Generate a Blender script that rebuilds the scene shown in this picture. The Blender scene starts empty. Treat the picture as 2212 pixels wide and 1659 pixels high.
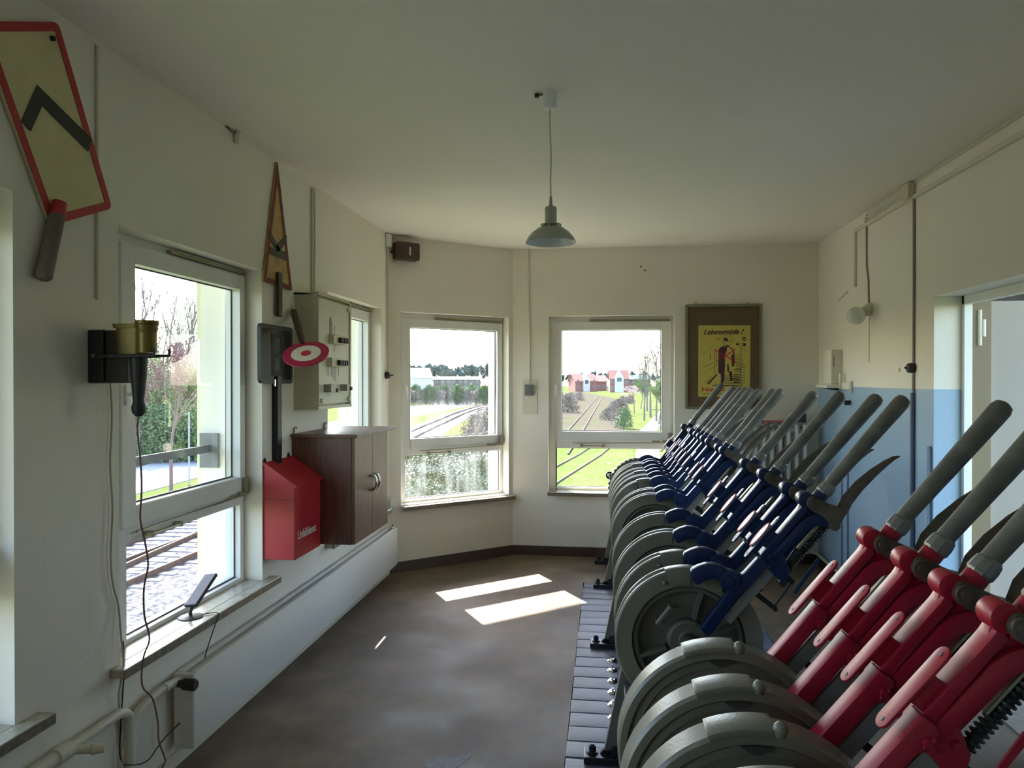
import bpy, bmesh, math, random
from mathutils import Vector, Matrix
random.seed(7)
SC = bpy.context.scene
COL = SC.collection
PI = math.pi

# ------------------------------------------------------------------ camera
F = 1560.0; U0 = 1106.0; V0 = 829.5; TH = math.atan(200/F); PITCH = math.atan(-9.5/F); EYE = 1.6
cd = bpy.data.cameras.new('camera'); cam = bpy.data.objects.new('camera', cd); COL.objects.link(cam)
cd.sensor_width = 36; cd.lens = F/2212*36; cd.clip_start = 0.05; cd.clip_end = 2000
cam.location = (0, 0, EYE); cam.rotation_euler = (PI/2+PITCH, 0, TH)
SC.camera = cam
# ------------------------------------------------------------------ sky, sun, exposure
w = bpy.data.worlds.new('sky'); SC.world = w; w.use_nodes = True
nt = w.node_tree; bg = nt.nodes['Background']
sky = nt.nodes.new('ShaderNodeTexSky'); sky.sky_type = 'NISHITA'; sky.sun_disc = False
sky.sun_elevation = math.radians(40.7); sky.sun_rotation = math.radians(-32.3)
sky.altitude = 50; sky.air_density = 1.0; sky.dust_density = 1.2; sky.ozone_density = 1.0
nt.links.new(sky.outputs[0], bg.inputs[0]); bg.inputs[1].default_value = 0.50
sd = bpy.data.lights.new('sun', 'SUN'); sun = bpy.data.objects.new('sun', sd); COL.objects.link(sun)
sd.energy = 10.5; sd.angle = math.radians(0.55); sd.color = (1.0, .95, .86)
el = math.radians(40.7); az = math.radians(32.3)
sdir = Vector((-math.sin(az)*math.cos(el), math.cos(az)*math.cos(el), math.sin(el)))
sun.rotation_euler = sdir.to_track_quat('Z', 'Y').to_euler(); sun.location = (0, 0, 30)
SC.view_settings.view_transform = 'Standard'; SC.view_settings.look = 'None'
SC.view_settings.gamma = 1; SC.view_settings.use_curve_mapping = False
SC.view_settings.exposure = 1.76
SC.render.engine = 'CYCLES'
SC.cycles.max_bounces = 10; SC.cycles.diffuse_bounces = 7; SC.cycles.transparent_max_bounces = 24
SC.cycles.use_denoising = True
SC.cycles.caustics_reflective = False; SC.cycles.caustics_refractive = False

# ------------------------------------------------------------------ photo measurements -> points on real planes
def ray(u, v):
    a = (u-U0)/F; b = -(v-V0)/F
    fy = math.cos(PITCH)-b*math.sin(PITCH); z = math.sin(PITCH)+b*math.cos(PITCH)
    return (a*math.cos(TH)-fy*math.sin(TH), fy*math.cos(TH)+a*math.sin(TH), z)
def on_x(u, v, x):
    r = ray(u, v); k = x/r[0]; return Vector((x, r[1]*k, EYE+r[2]*k))
def on_y(u, v, y):
    r = ray(u, v); k = y/r[1]; return Vector((r[0]*k, y, EYE+r[2]*k))
def on_z(u, v, z):
    r = ray(u, v); k = (z-EYE)/r[2]; return Vector((r[0]*k, r[1]*k, z))

# ------------------------------------------------------------------ materials
def mat(name, col, rough=.6, metal=0, noise=0, nscale=20, bump=0, bscale=80, spec=.5, coat=0, col2=None, stretch=None, detail=4):
    m = bpy.data.materials.new(name); m.use_nodes = True; n = m.node_tree.nodes; l = m.node_tree.links
    p = n['Principled BSDF']; p.inputs['Roughness'].default_value = rough; p.inputs['Metallic'].default_value = metal
    p.inputs['Specular IOR Level'].default_value = spec; p.inputs['Coat Weight'].default_value = coat
    p.inputs['Base Color'].default_value = (*col, 1)
    if noise or bump:
        tc = n.new('ShaderNodeTexCoord'); mp = n.new('ShaderNodeMapping'); l.new(tc.outputs['Object'], mp.inputs[0])
        if stretch: mp.inputs['Scale'].default_value = stretch
    if noise:
        t = n.new('ShaderNodeTexNoise'); t.inputs['Scale'].default_value = nscale; t.inputs['Detail'].default_value = detail
        l.new(mp.outputs[0], t.inputs[0])
        mx = n.new('ShaderNodeMix'); mx.data_type = 'RGBA'
        c2 = col2 or tuple(c*(1-noise) for c in col)
        mx.inputs[6].default_value = (*col, 1); mx.inputs[7].default_value = (*c2, 1)
        rp = n.new('ShaderNodeValToRGB'); rp.color_ramp.elements[0].position = .35; rp.color_ramp.elements[1].position = .7
        l.new(t.outputs[0], rp.inputs[0]); l.new(rp.outputs[0], mx.inputs[0]); l.new(mx.outputs[2], p.inputs['Base Color'])
    if bump:
        b = n.new('ShaderNodeBump'); b.inputs['Strength'].default_value = bump; b.inputs['Distance'].default_value = .01
        t2 = n.new('ShaderNodeTexNoise'); t2.inputs['Scale'].default_value = bscale; t2.inputs['Detail'].default_value = 3
        l.new(mp.outputs[0], t2.inputs[0]); l.new(t2.outputs[0], b.inputs['Height']); l.new(b.outputs[0], p.inputs['Normal'])
    return m
WALLC = (.82, .785, .685)
PLASTER = mat('plaster', WALLC, .85, noise=.06, nscale=1.2, bump=.12, bscale=60, col2=(.78, .73, .635))
CEILM = mat('ceiling_paint', (.85, .81, .73), .9, noise=.05, nscale=.8, bump=.08, bscale=40)
def wainscot():
    m = PLASTER.copy(); m.name = 'plaster_blue_dado'; n = m.node_tree.nodes; l = m.node_tree.links
    p = n['Principled BSDF']; tc = n.new('ShaderNodeTexCoord'); sp = n.new('ShaderNodeSeparateXYZ'); l.new(tc.outputs['Object'], sp.inputs[0])
    lt = n.new('ShaderNodeMath'); lt.operation = 'LESS_THAN'; lt.inputs[1].default_value = 1.545; l.new(sp.outputs[2], lt.inputs[0])
    mx = n.new('ShaderNodeMix'); mx.data_type = 'RGBA'; src = p.inputs['Base Color'].links[0].from_socket
    l.new(lt.outputs[0], mx.inputs[0]); l.new(src, mx.inputs[6]); mx.inputs[7].default_value = (.30, .44, .58, 1)
    l.new(mx.outputs[2], p.inputs['Base Color'])
    m2 = n.new('ShaderNodeMapRange'); m2.inputs[3].default_value = .85; m2.inputs[4].default_value = .45
    l.new(lt.outputs[0], m2.inputs[0]); l.new(m2.outputs[0], p.inputs['Roughness'])
    return m
DADO = wainscot()
CREAM_OUT = mat('exterior_render', (.80, .74, .50), .9, noise=.08, nscale=3)
LINO = None
def lino():
    m = bpy.data.materials.new('linoleum'); m.use_nodes = True; n = m.node_tree.nodes; l = m.node_tree.links
    p = n['Principled BSDF']; p.inputs['Specular IOR Level'].default_value = .3; tc = n.new('ShaderNodeTexCoord')
    def noise(s, d=5, r=.55):
        t = n.new('ShaderNodeTexNoise'); t.inputs['Scale'].default_value = s; t.inputs['Detail'].default_value = d; t.inputs['Roughness'].default_value = r
        l.new(tc.outputs['Object'], t.inputs[0]); return t
    def ramp(src, a, b, c1, c2):
        r = n.new('ShaderNodeValToRGB'); r.color_ramp.elements[0].position = a; r.color_ramp.elements[1].position = b
        r.color_ramp.elements[0].color = (*c1, 1); r.color_ramp.elements[1].color = (*c2, 1); l.new(src, r.inputs[0]); return r
    a = ramp(noise(1.1).outputs[0], .35, .65, (.135, .098, .070), (.25, .20, .145))
    b = ramp(noise(5).outputs[0], .40, .70, (.7, .66, .62), (1.15, 1.12, 1.08))
    mx = n.new('ShaderNodeMix'); mx.data_type = 'RGBA'; mx.blend_type = 'MULTIPLY'; mx.inputs[0].default_value = .8
    l.new(a.outputs[0], mx.inputs[6]); l.new(b.outputs[0], mx.inputs[7])
    sp = ramp(noise(38, 2).outputs[0], .74, .77, (0, 0, 0), (1, 1, 1))
    m3 = n.new('ShaderNodeMix'); m3.data_type = 'RGBA'; l.new(sp.outputs[0], m3.inputs[0]); l.new(mx.outputs[2], m3.inputs[6]); m3.inputs[7].default_value = (.42, .38, .32, 1)
    l.new(m3.outputs[2], p.inputs['Base Color'])
    rr = ramp(noise(2.5).outputs[0], .3, .7, (.50,)*3, (.72,)*3); l.new(rr.outputs[0], p.inputs['Roughness'])
    bb = n.new('ShaderNodeBump'); bb.inputs['Strength'].default_value = .08; bb.inputs['Distance'].default_value = .01
    l.new(noise(9).outputs[0], bb.inputs['Height']); l.new(bb.outputs[0], p.inputs['Normal'])
    return m
LINO = lino()
SCREED = mat('bare_screed', (.30, .30, .32), .8, noise=.3, nscale=30)
PLANK = [mat('painted_plank_%s' % k, c, .38, noise=.35, nscale=9, bump=.2, bscale=60, stretch=(1, 9, 9)) for k, c in
         (('a', (.13, .145, .19)), ('b', (.15, .165, .21)), ('c', (.11, .125, .165)))]
BASEB = mat('baseboard_brown', (.062, .035, .026), .45)
UPVC = mat('window_white', (.78, .78, .74), .45)
GASKET = mat('window_gasket', (.05, .045, .055), .5)
SILL = mat('sill_stone', (.50, .46, .36), .25, noise=.35, nscale=30, col2=(.38, .32, .22), coat=.2)
SILLEDGE = mat('sill_edge', (.24, .20, .15), .4, noise=.4, nscale=40)
BRASSOLD = mat('stay_metal', (.33, .30, .20), .45, .7)
WHITE = mat('white_enamel', (.80, .81, .80), .35)
RADW = mat('radiator_white', (.74, .74, .70), .38)
PIPEC = mat('pipe_cream', (.66, .62, .50), .5)
CREAMBOX = mat('cream_box', (.60, .56, .40), .5)
CREAMPANEL = mat('cream_panel', (.72, .70, .58), .6)
BLACK = mat('black_paint', (.012, .013, .018), .38)
BLACKP = mat('black_plastic', (.014, .014, .016), .5)
BOARDBLK = mat('board_black', (.008, .010, .013), .55, noise=.3, nscale=8)
GREYBLK = mat('board_edge_grey', (.085, .085, .08), .6)
LETTERGREY = mat('letter_grey', (.075, .075, .062), .8, noise=.5, nscale=14)
REDSIGN = mat('sign_red', (.42, .025, .035), .45)
YELSIGN = mat('sign_yellow', (.62, .56, .30), .5, noise=.1, nscale=10)
ORSIGN = mat('sign_yellow_old', (.50, .32, .10), .55, noise=.35, nscale=12)
BLKSIGN = mat('sign_black', (.022, .025, .020), .5)
WOODGREY = mat('handle_grey_wood', (.17, .14, .11), .6, noise=.3, nscale=25, stretch=(1, 1, .2))
WOODDK = mat('handle_dark_wood', (.045, .025, .016), .4, noise=.3, nscale=25)
CABWOOD = mat('cabinet_wood', (.19, .085, .055), .38, noise=.45, nscale=14, stretch=(6, 6, .6), bump=.05, bscale=60)
CABTOP = mat('cabinet_top_wood', (.20, .105, .075), .42, noise=.35, nscale=10)
REDBOX = mat('red_box_paint', (.45, .02, .03), .42, noise=.12, nscale=6)
CHROME = mat('chrome', (.75, .75, .77), .12, 1)
BRASS = mat('brass', (.15, .112, .022), .42, .5, noise=.3, nscale=16)
BROWNBAK = mat('bakelite_brown', (.065, .028, .018), .35)
LEVGREY = mat('lever_steel', (.15, .15, .13), .5, .2, noise=.4, nscale=18, bump=.06, bscale=70)
LEVCOL = mat('collar_steel', (.24, .235, .22), .42, .5, noise=.3, nscale=40)
LATCHM = mat('latch_bronze', (.12, .10, .075), .42, .3, noise=.4, nscale=40)
BARGREY = mat('bar_grey', (.20, .20, .19), .5, .1, noise=.25, nscale=20)
BLUEP = mat('lever_blue', (.005, .018, .070), .36, spec=.45)
REDP = mat('lever_red', (.30, .008, .026), .40, spec=.4)
SPRINGM = mat('spring_black', (.012, .018, .018), .4, .3)
DRUMG = mat('drum_grey_green', (.185, .18, .14), .36, noise=.18, nscale=9, bump=.08, bscale=120)
DRUMD = mat('drum_inner_grey', (.115, .115, .09), .5, noise=.2, nscale=9)
FRAMEG = mat('frame_dark', (.05, .052, .045), .5)
PLATEW = mat('number_enamel', (.52, .42, .43), .3)
PINK = mat('door_pinkish', (.29, .26, .225), .55, noise=.05, nscale=4)
DOORBR = mat('door_rebate_brown', (.20, .15, .08), .6)
DARKWOOD = mat('dark_timber', (.05, .030, .022), .7, noise=.4, nscale=20)
CORK = mat('hardboard_brown', (.16, .105, .055), .85, noise=.25, nscale=30)
FRAMEOL = mat('frame_olive', (.21, .21, .13), .5, .2)
PAPERY = mat('poster_yellow', (.60, .50, .11), .7)
PAPEROLD = mat('poster_yellow_pale', (.62, .54, .20), .7)
INKV = mat('ink_violet', (.085, .028, .045), .8)
INKLT = mat('ink_light', (.30, .20, .10), .8)
INKR = mat('ink_red', (.55, .02, .02), .7)
INKW = mat('ink_white', (.75, .72, .62), .7)
CORDG = mat('cord_grey', (.42, .40, .30), .7)
CORDR = mat('cord_redbrown', (.22, .10, .11), .6)
CORDP = mat('cable_mauve', (.30, .22, .22), .6)
CABLEW = mat('cable_painted', (.60, .58, .47), .7)
GLOBE = mat('opal_glass', (.66, .67, .60), .25)
SHADEM = mat('lamp_enamel', (.42, .44, .37), .22)
SHADEIN = mat('lamp_inside', (.70, .74, .74), .2)
RAIL = mat('rail_rust', (.10, .058, .040), .8, 0, spec=.05, noise=.3, nscale=5)
RAILTOP = mat('rail_top', (.15, .11, .09), .75, 0, spec=.1)
SLEEPER = mat('sleeper_concrete', (.27, .24, .235), .85, spec=0, noise=.15, nscale=6)
SLEEPERW = mat('sleeper_wood', (.20, .15, .12), .9)
BALLAST = mat('ballast', (.045, .043, .05), .9, spec=0, noise=.8, nscale=9, col2=(.17, .165, .165), bump=1, bscale=12, detail=6)
ROAD = mat('road_asphalt_pale', (.27, .265, .26), .85, spec=0, noise=.06, nscale=.5)
DIRT = mat('dirt_track', (.21, .185, .145), .9, spec=0, noise=.2, nscale=1)
POLE = mat('pole_grey', (.25, .27, .28), .6)
def grassmat(name, c1, c2, c3, s1=.05, s2=2.5):
    m = bpy.data.materials.new(name); m.use_nodes = True; n = m.node_tree.nodes; l = m.node_tree.links
    p = n['Principled BSDF']; p.inputs['Roughness'].default_value = .95; p.inputs['Specular IOR Level'].default_value = 0; tc = n.new('ShaderNodeTexCoord')
    t1 = n.new('ShaderNodeTexNoise'); t1.inputs['Scale'].default_value = s1; t1.inputs['Detail'].default_value = 5
    t2 = n.new('ShaderNodeTexNoise'); t2.inputs['Scale'].default_value = s2; t2.inputs['Detail'].default_value = 6; t2.inputs['Roughness'].default_value = .7
    l.new(tc.outputs['Object'], t1.inputs[0]); l.new(tc.outputs['Object'], t2.inputs[0])
    r1 = n.new('ShaderNodeValToRGB'); r1.color_ramp.elements[0].position = .45; r1.color_ramp.elements[1].position = .6
    r1.color_ramp.elements[0].color = (*c1, 1); r1.color_ramp.elements[1].color = (*c2, 1); l.new(t1.outputs[0], r1.inputs[0])
    r2 = n.new('ShaderNodeValToRGB'); r2.color_ramp.elements[0].position = .45; r2.color_ramp.elements[1].position = .68; l.new(t2.outputs[0], r2.inputs[0])
    mx = n.new('ShaderNodeMix'); mx.data_type = 'RGBA'; l.new(r2.outputs[0], mx.inputs[0]); l.new(r1.outputs[0], mx.inputs[6]); mx.inputs[7].default_value = (*c3, 1)
    l.new(mx.outputs[2], p.inputs['Base Color']); return m
GRASS = grassmat('grass', (.060, .085, .022), (.080, .092, .030), (.105, .098, .055))
SCRUB = grassmat('scrub_ground', (.055, .044, .038), (.050, .058, .026), (.105, .090, .072), .4, 5)
BARK = mat('bark', (.13, .11, .09), .9)
BARKR = mat('bark_reddish', (.16, .09, .08), .9)
LEAFG = mat('leaf_green', (.075, .12, .03), .7)
LEAFY = mat('leaf_spring', (.15, .19, .06), .7)
LEAFR = mat('leaf_crimson', (.15, .055, .055), .35)
LEAFHAZE = mat('leaf_far_haze', (.075, .10, .085), .8)  # far-tree leaf, distance haze put into its lighter bluish colour
TWIGB = mat('twig_brown', (.19, .14, .11), .9)
IVY = mat('ivy_leaf', (.12, .125, .045), .4)
BRICKR = mat('brick_red', (.20, .075, .055), .85)
ROOFR = mat('roof_red', (.20, .075, .055), .8)
HWHITE = mat('house_white', (.42, .41, .38), .8)
HWIN = mat('house_window', (.04, .05, .06), .3)
METALROOF = mat('barn_roof', (.45, .46, .46), .5)
def glassmat(name, dirt, streak):
    m = bpy.data.materials.new(name); m.use_nodes = True; n = m.node_tree.nodes; l = m.node_tree.links
    n.remove(n['Principled BSDF']); out = n['Material Output']
    tr = n.new('ShaderNodeBsdfTransparent'); tr.inputs[0].default_value = (.97, .98, .975, 1)
    gl = n.new('ShaderNodeBsdfGlossy'); gl.inputs['Roughness'].default_value = .0
    lw_ = n.new('ShaderNodeLayerWeight'); lw_.inputs[0].default_value = .5
    pw_ = n.new('ShaderNodeMath'); pw_.operation = 'POWER'; pw_.inputs[1].default_value = 4.0; l.new(lw_.outputs['Facing'], pw_.inputs[0])
    fr = n.new('ShaderNodeMapRange'); fr.inputs[3].default_value = .05; fr.inputs[4].default_value = .9; l.new(pw_.outputs[0], fr.inputs[0])
    a = n.new('ShaderNodeMixShader'); l.new(fr.outputs[0], a.inputs[0]); l.new(tr.outputs[0], a.inputs[1]); l.new(gl.outputs[0], a.inputs[2])
    tl = n.new('ShaderNodeBsdfTranslucent'); tl.inputs[0].default_value = (.85, .88, .88, 1)
    tc = n.new('ShaderNodeTexCoord'); mp = n.new('ShaderNodeMapping'); mp.inputs['Scale'].default_value = (1, 1, .12) if streak else (1, 1, 1)
    t = n.new('ShaderNodeTexNoise'); t.inputs['Scale'].default_value = 16 if streak else 5; t.inputs['Detail'].default_value = 4
    l.new(tc.outputs['Object'], mp.inputs[0]); l.new(mp.outputs[0], t.inputs[0])
    mr = n.new('ShaderNodeMapRange'); mr.inputs[1].default_value = .42; mr.inputs[2].default_value = .75; mr.inputs[3].default_value = dirt; mr.inputs[4].default_value = dirt+streak
    l.new(t.outputs[0], mr.inputs[0])
    b = n.new('ShaderNodeMixShader'); l.new(mr.outputs[0], b.inputs[0]); l.new(a.outputs[0], b.inputs[1]); l.new(tl.outputs[0], b.inputs[2])
    l.new(b.outputs[0], out.inputs[0]); return m
GLASS = glassmat('pane_glass', .008, 0)
GLASSD = glassmat('pane_glass_streaky', .008, .05)
# ------------------------------------------------------------------ mesh helpers
def V(*a): return Vector(a)
class M:
    def __init__(s): s.v = []; s.f = []; s.m = []; s.mi = 0
    def _add(s, vs, fs):
        b = len(s.v); s.v += [tuple(p) for p in vs]; s.f += [tuple(b+i for i in f) for f in fs]; s.m += [s.mi]*len(fs)
    def box(s, x0, x1, y0, y1, z0, z1):
        s._add([(x, y, z) for x in (x0, x1) for y in (y0, y1) for z in (z0, z1)],
               [(0, 1, 3, 2), (4, 6, 7, 5), (0, 4, 5, 1), (2, 3, 7, 6), (0, 2, 6, 4), (1, 5, 7, 3)]); return s
    def hexa(s, p):  # 8 points: bottom 4 ccw, top 4
        s._add(p, [(3, 2, 1, 0), (4, 5, 6, 7), (0, 1, 5, 4), (1, 2, 6, 5), (2, 3, 7, 6), (3, 0, 4, 7)]); return s
    def obox(s, c, ax, ay, az, sx, sy, sz):
        c = Vector(c); ax = Vector(ax)*sx/2; ay = Vector(ay)*sy/2; az = Vector(az)*sz/2
        return s.hexa([c-ax-ay-az, c+ax-ay-az, c+ax+ay-az, c-ax+ay-az, c-ax-ay+az, c+ax-ay+az, c+ax+ay+az, c-ax+ay+az])
    def prism(s, A, B):
        n = len(A); s._add(list(A)+list(B), [tuple(range(n-1, -1, -1)), tuple(range(n, 2*n))]+[(i, (i+1) % n, n+(i+1) % n, n+i) for i in range(n)]); return s
    def tube(s, pts, r, n=8, cap=True, flat=None):
        pts = [Vector(p) for p in pts]; k = len(pts); rs = r if isinstance(r, (list, tuple)) else [r]*k
        vs = []; up = None
        for i, p in enumerate(pts):
            d = (pts[min(i+1, k-1)]-pts[max(i-1, 0)]).normalized()
            if up is None:
                up = d.orthogonal().normalized()
            else:
                up = (up-d*up.dot(d)); up = up.normalized() if up.length > 1e-6 else d.orthogonal().normalized()
            q = d.cross(up)
            for j in range(n):
                a = 2*PI*j/n; vs.append(p+(up*math.cos(a)+q*math.sin(a))*rs[i])
        fs = [(i*n+j, i*n+(j+1) % n, (i+1)*n+(j+1) % n, (i+1)*n+j) for i in range(k-1) for j in range(n)]
        if cap: fs += [tuple(range(n-1, -1, -1)), tuple((k-1)*n+j for j in range(n))]
        s._add(vs, fs); return s
    def lathe(s, prof, o, axis, n=32, a0=0, a1=2*PI, ref=None, cap=False):
        o = Vector(o); ax = Vector(axis).normalized(); e1 = Vector(ref) if ref else ax.orthogonal().normalized(); e2 = ax.cross(e1)
        full = abs(a1-a0) > 6.28; m = n if full else n+1; k = len(prof)
        vs = []
        for j in range(m):
            a = a0+(a1-a0)*j/n; d = e1*math.cos(a)+e2*math.sin(a)
            for r, h in prof: vs.append(o+d*r+ax*h)
        fs = []
        for j in range(n):
            jj = (j+1) % m
            for i in range(k-1): fs.append((j*k+i, j*k+i+1, jj*k+i+1, jj*k+i))
        if cap and not full: fs += [tuple(range(k-1, -1, -1)), tuple((m-1)*k+i for i in range(k))]
        s._add(vs, fs); return s
    def cyl(s, a, b, r, n=16, r2=None): return s.tube([a, b], [r, r if r2 is None else r2], n)
    def ball(s, c, r, n=12, sz=1.0):
        prof = [(r*math.sin(PI*i/(n//2)), -r*sz*math.cos(PI*i/(n//2))) for i in range(n//2+1)]
        return s.lathe(prof, c, (0, 0, 1), n)
    def build(s, name, mats, parent=None, smooth=35, bevel=0, loc=None, seg=2):
        me = bpy.data.meshes.new(name); me.from_pydata(s.v, [], s.f)
        if not isinstance(mats, (list, tuple)): mats = [mats]
        for q in mats: me.materials.append(q)
        if len(mats) > 1: me.polygons.foreach_set('material_index', s.m)
        bm = bmesh.new(); bm.from_mesh(me); bmesh.ops.remove_doubles(bm, verts=bm.verts, dist=1e-6); bmesh.ops.recalc_face_normals(bm, faces=bm.faces)
        if bevel:
            es = [e for e in bm.edges if len(e.link_faces) == 2 and e.calc_face_angle(0) > .6]
            bmesh.ops.bevel(bm, geom=es, offset=bevel, segments=seg, affect='EDGES', clamp_overlap=True, profile=.5)
        bm.to_mesh(me); bm.free()
        if smooth:
            me.shade_smooth(); me.set_sharp_from_angle(angle=math.radians(smooth))
        o = bpy.data.objects.new(name, me); COL.objects.link(o)
        if parent: o.parent = parent
        if loc: o.location = loc
        return o
def tag(o, label=None, cat=None, group=None, kind=None):
    if label: o['label'] = label
    if cat: o['category'] = cat
    if group: o['group'] = group
    if kind: o['kind'] = kind
    return o
def thing(name, label, cat, loc=(0, 0, 0), group=None, kind=None):
    o = bpy.data.objects.new(name, None); o.empty_display_size = .05; COL.objects.link(o); o.location = loc
    return tag(o, label, cat, group, kind)
def copy_tree(o, parent=None):
    c = o.copy(); COL.objects.link(c); c.parent = parent
    for ch in [x for x in o.children]: copy_tree(ch, c)
    return c
def rounded(pts, r, n=4):
    out = []; k = len(pts)
    for i in range(k):
        p = Vector(pts[i]); a = Vector(pts[i-1])-p; b = Vector(pts[(i+1) % k])-p
        q = min(r, a.length*.45, b.length*.45); A = p+a.normalized()*q; B = p+b.normalized()*q
        for j in range(n+1):
            t = j/n; out.append(A*(1-t)**2+p*2*t*(1-t)+B*t*t)
    return out
def inset(pts, d):
    """inset a convex 2-D polygon"""
    k = len(pts); c = sum((Vector(p) for p in pts), Vector((0, 0)))/k; out = []
    ln = []
    for i in range(k):
        a = Vector(pts[i]); b = Vector(pts[(i+1) % k]); t = (b-a).normalized(); nn = Vector((-t.y, t.x))
        if nn.dot(c-a) < 0: nn = -nn
        ln.append((a+nn*d, t))
    for i in range(k):
        p, t = ln[i-1]; q, s_ = ln[i]; den = t.x*s_.y-t.y*s_.x
        u = ((q-p).x*s_.y-(q-p).y*s_.x)/den; out.append(p+t*u)
    return out
def text(body, size, mat_, loc, xdir, ydir, parent, name='lettering', shear=0, extrude=.0006, width=None, bold=0):
    cu = bpy.data.curves.new(name, 'FONT'); cu.body = body; cu.size = size; cu.shear = shear; cu.extrude = extrude; cu.offset = bold
    cu.materials.append(mat_); o = bpy.data.objects.new(name, cu); COL.objects.link(o)
    x = Vector(xdir).normalized(); y = Vector(ydir).normalized(); z = x.cross(y)
    R = Matrix((x, y, z)).transposed().to_4x4()
    sc = 1
    bpy.context.view_layer.update(); me = bpy.data.meshes.new_from_object(o)
    if width: sc = width/max(o.dimensions.x, 1e-4)
    bpy.data.objects.remove(o); bpy.data.curves.remove(cu)
    o = bpy.data.objects.new(name, me); COL.objects.link(o)
    o.matrix_world = Matrix.Translation(Vector(loc)) @ R @ Matrix.Diagonal((sc, 1, 1, 1))
    if parent: o.parent = parent; o.matrix_parent_inverse = Matrix.Translation(parent.location).inverted()
    return o

# ------------------------------------------------------------------ room dimensions
XL, XR, YF, H = -1.765, 1.845, 6.56, 2.79
YB = -1.9
A = Vector((XL, 5.772)); B = Vector((-.835, YF)); CL = (B-A).length; D = (B-A)/CL; N = Vector((-D.y, D.x))
TW = .36
def Wl(s, e, z): return Vector((XL-e, s, z))          # left wall: s = y, e = outward
def Wc(s, e, z): p = A+D*s+N*e; return Vector((p.x, p.y, z))
def Wf(s, e, z): return Vector((s, YF+e, z))
def Wr(s, e, z): return Vector((XR+e, s, z))
def ch_se(u, v, e=0):
    r = ray(u, v); p0 = A+N*e; k = (N.x*p0.x+N.y*p0.y)/(N.x*r[0]+N.y*r[1])
    p = Vector((r[0]*k, r[1]*k)); return (p-p0).dot(D), EYE+r[2]*k
def bx_(g, W, s0, s1, e0, e1, z0, z1):
    g.hexa([W(s0, e0, z0), W(s1, e0, z0), W(s1, e1, z0), W(s0, e1, z0), W(s0, e0, z1), W(s1, e0, z1), W(s1, e1, z1), W(s0, e1, z1)])
def wall(name, W, s0, s1, m0, m1, opens, mats, e1=TW, z0=-.25, z1=3.0):
    """wall with openings, mitred ends: s0+m0*e .. s1+m1*e; inner face plaster, outer skin render"""
    g = M()
    def piece(a, b, za, zb, ma=0, mb=0):
        es = (0, e1-.02, e1)
        for i in (0, 1):
            ea, eb = es[i], es[i+1]; g.mi = i
            g.hexa([W(a+ma*ea, ea, za), W(b+mb*ea, ea, za), W(b+mb*eb, eb, za), W(a+ma*eb, eb, za),
                    W(a+ma*ea, ea, zb), W(b+mb*ea, ea, zb), W(b+mb*eb, eb, zb), W(a+ma*eb, eb, zb)])
    cur = s0; mc = m0
    for (a, b, za, zb) in opens:
        if za > .1:
            piece(cur, a, z0, z1, mc, 0); piece(a, b, z0, za-.13); piece(a, b, zb, z1); g.mi = 0; bx_(g, W, a, b, 0, .2, za-.13, za)
        else:
            piece(cur, a, z0, z1, mc, 0); piece(a, b, z0, za); piece(a, b, zb, z1)
        cur = b; mc = 0
    piece(cur, s1, z0, z1, mc, m1)
    me = bpy.data.meshes.new(name); me.from_pydata(g.v, [], g.f)
    for q in mats: me.materials.append(q)
    me.polygons.foreach_set('material_index', g.m)
    bm = bmesh.new(); bm.from_mesh(me); bmesh.ops.recalc_face_normals(bm, faces=bm.faces); bm.to_mesh(me); bm.free()
    o = bpy.data.objects.new(name, me); COL.objects.link(o); o['kind'] = 'structure'; return o
ZS, ZH = .552, 2.168
wall('wall_left', Wl, YB-.3, 5.772, 0, .463, [(-1.25, -.14, ZS, ZH), (.85, 1.965, ZS, ZH), (2.44, 3.555, ZS, ZH), (4.45, 5.57, ZS, ZH)], (PLASTER, CREAM_OUT))  # first opening is for the unseen window added behind the camera
wall('wall_angled', Wc, 0, CL, -.463, .367, [(.108, 1.175, ZS, ZH)], (PLASTER, CREAM_OUT))
wall('wall_back', Wf, -.835, XR+.30, -.367, 0, [(-.51, .617, ZS+.02, ZH+.01)], (PLASTER, CREAM_OUT))
wall('wall_right', Wr, YB-.3, YF, 0, 0, [(3.32, 4.35, -.0, 2.07)], (DADO, CREAM_OUT), e1=.30)
def Wb(s, e, z): return Vector((s, YB-e, z))
wall('wall_front', Wb, XL, XR, 0, 0, [], (PLASTER, CREAM_OUT), e1=.30)
floor_outline = [(XL-.3, YB-.25), (XR+.3, YB-.25), (XR+.3, YF+.3), (-.95, YF+.3), (XL-.3, 5.9)]
PX0, PX1, PY1 = -.165, 1.02, 5.714
g = M()
for poly in ([(XL, YB), (PX0, YB), (PX0, PY1), (PX0, YF), (-.835, YF), (XL, 5.772)], [(PX0, PY1), (PX1, PY1), (PX1, YF), (PX0, YF)], [(PX1, YB), (XR, YB), (XR, YF), (PX1, YF)]):
    g.prism([(x, y, -.03) for x, y in poly], [(x, y, 0) for x, y in poly])
floor = tag(g.build('floor', LINO, smooth=0), kind='structure')
sub = M(); sub.prism([(x, y, -.24) for x, y in floor_outline], [(x, y, -.03) for x, y in floor_outline]); tag(sub.build('floor_slab', SCREED, smooth=0), kind='structure')
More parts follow.
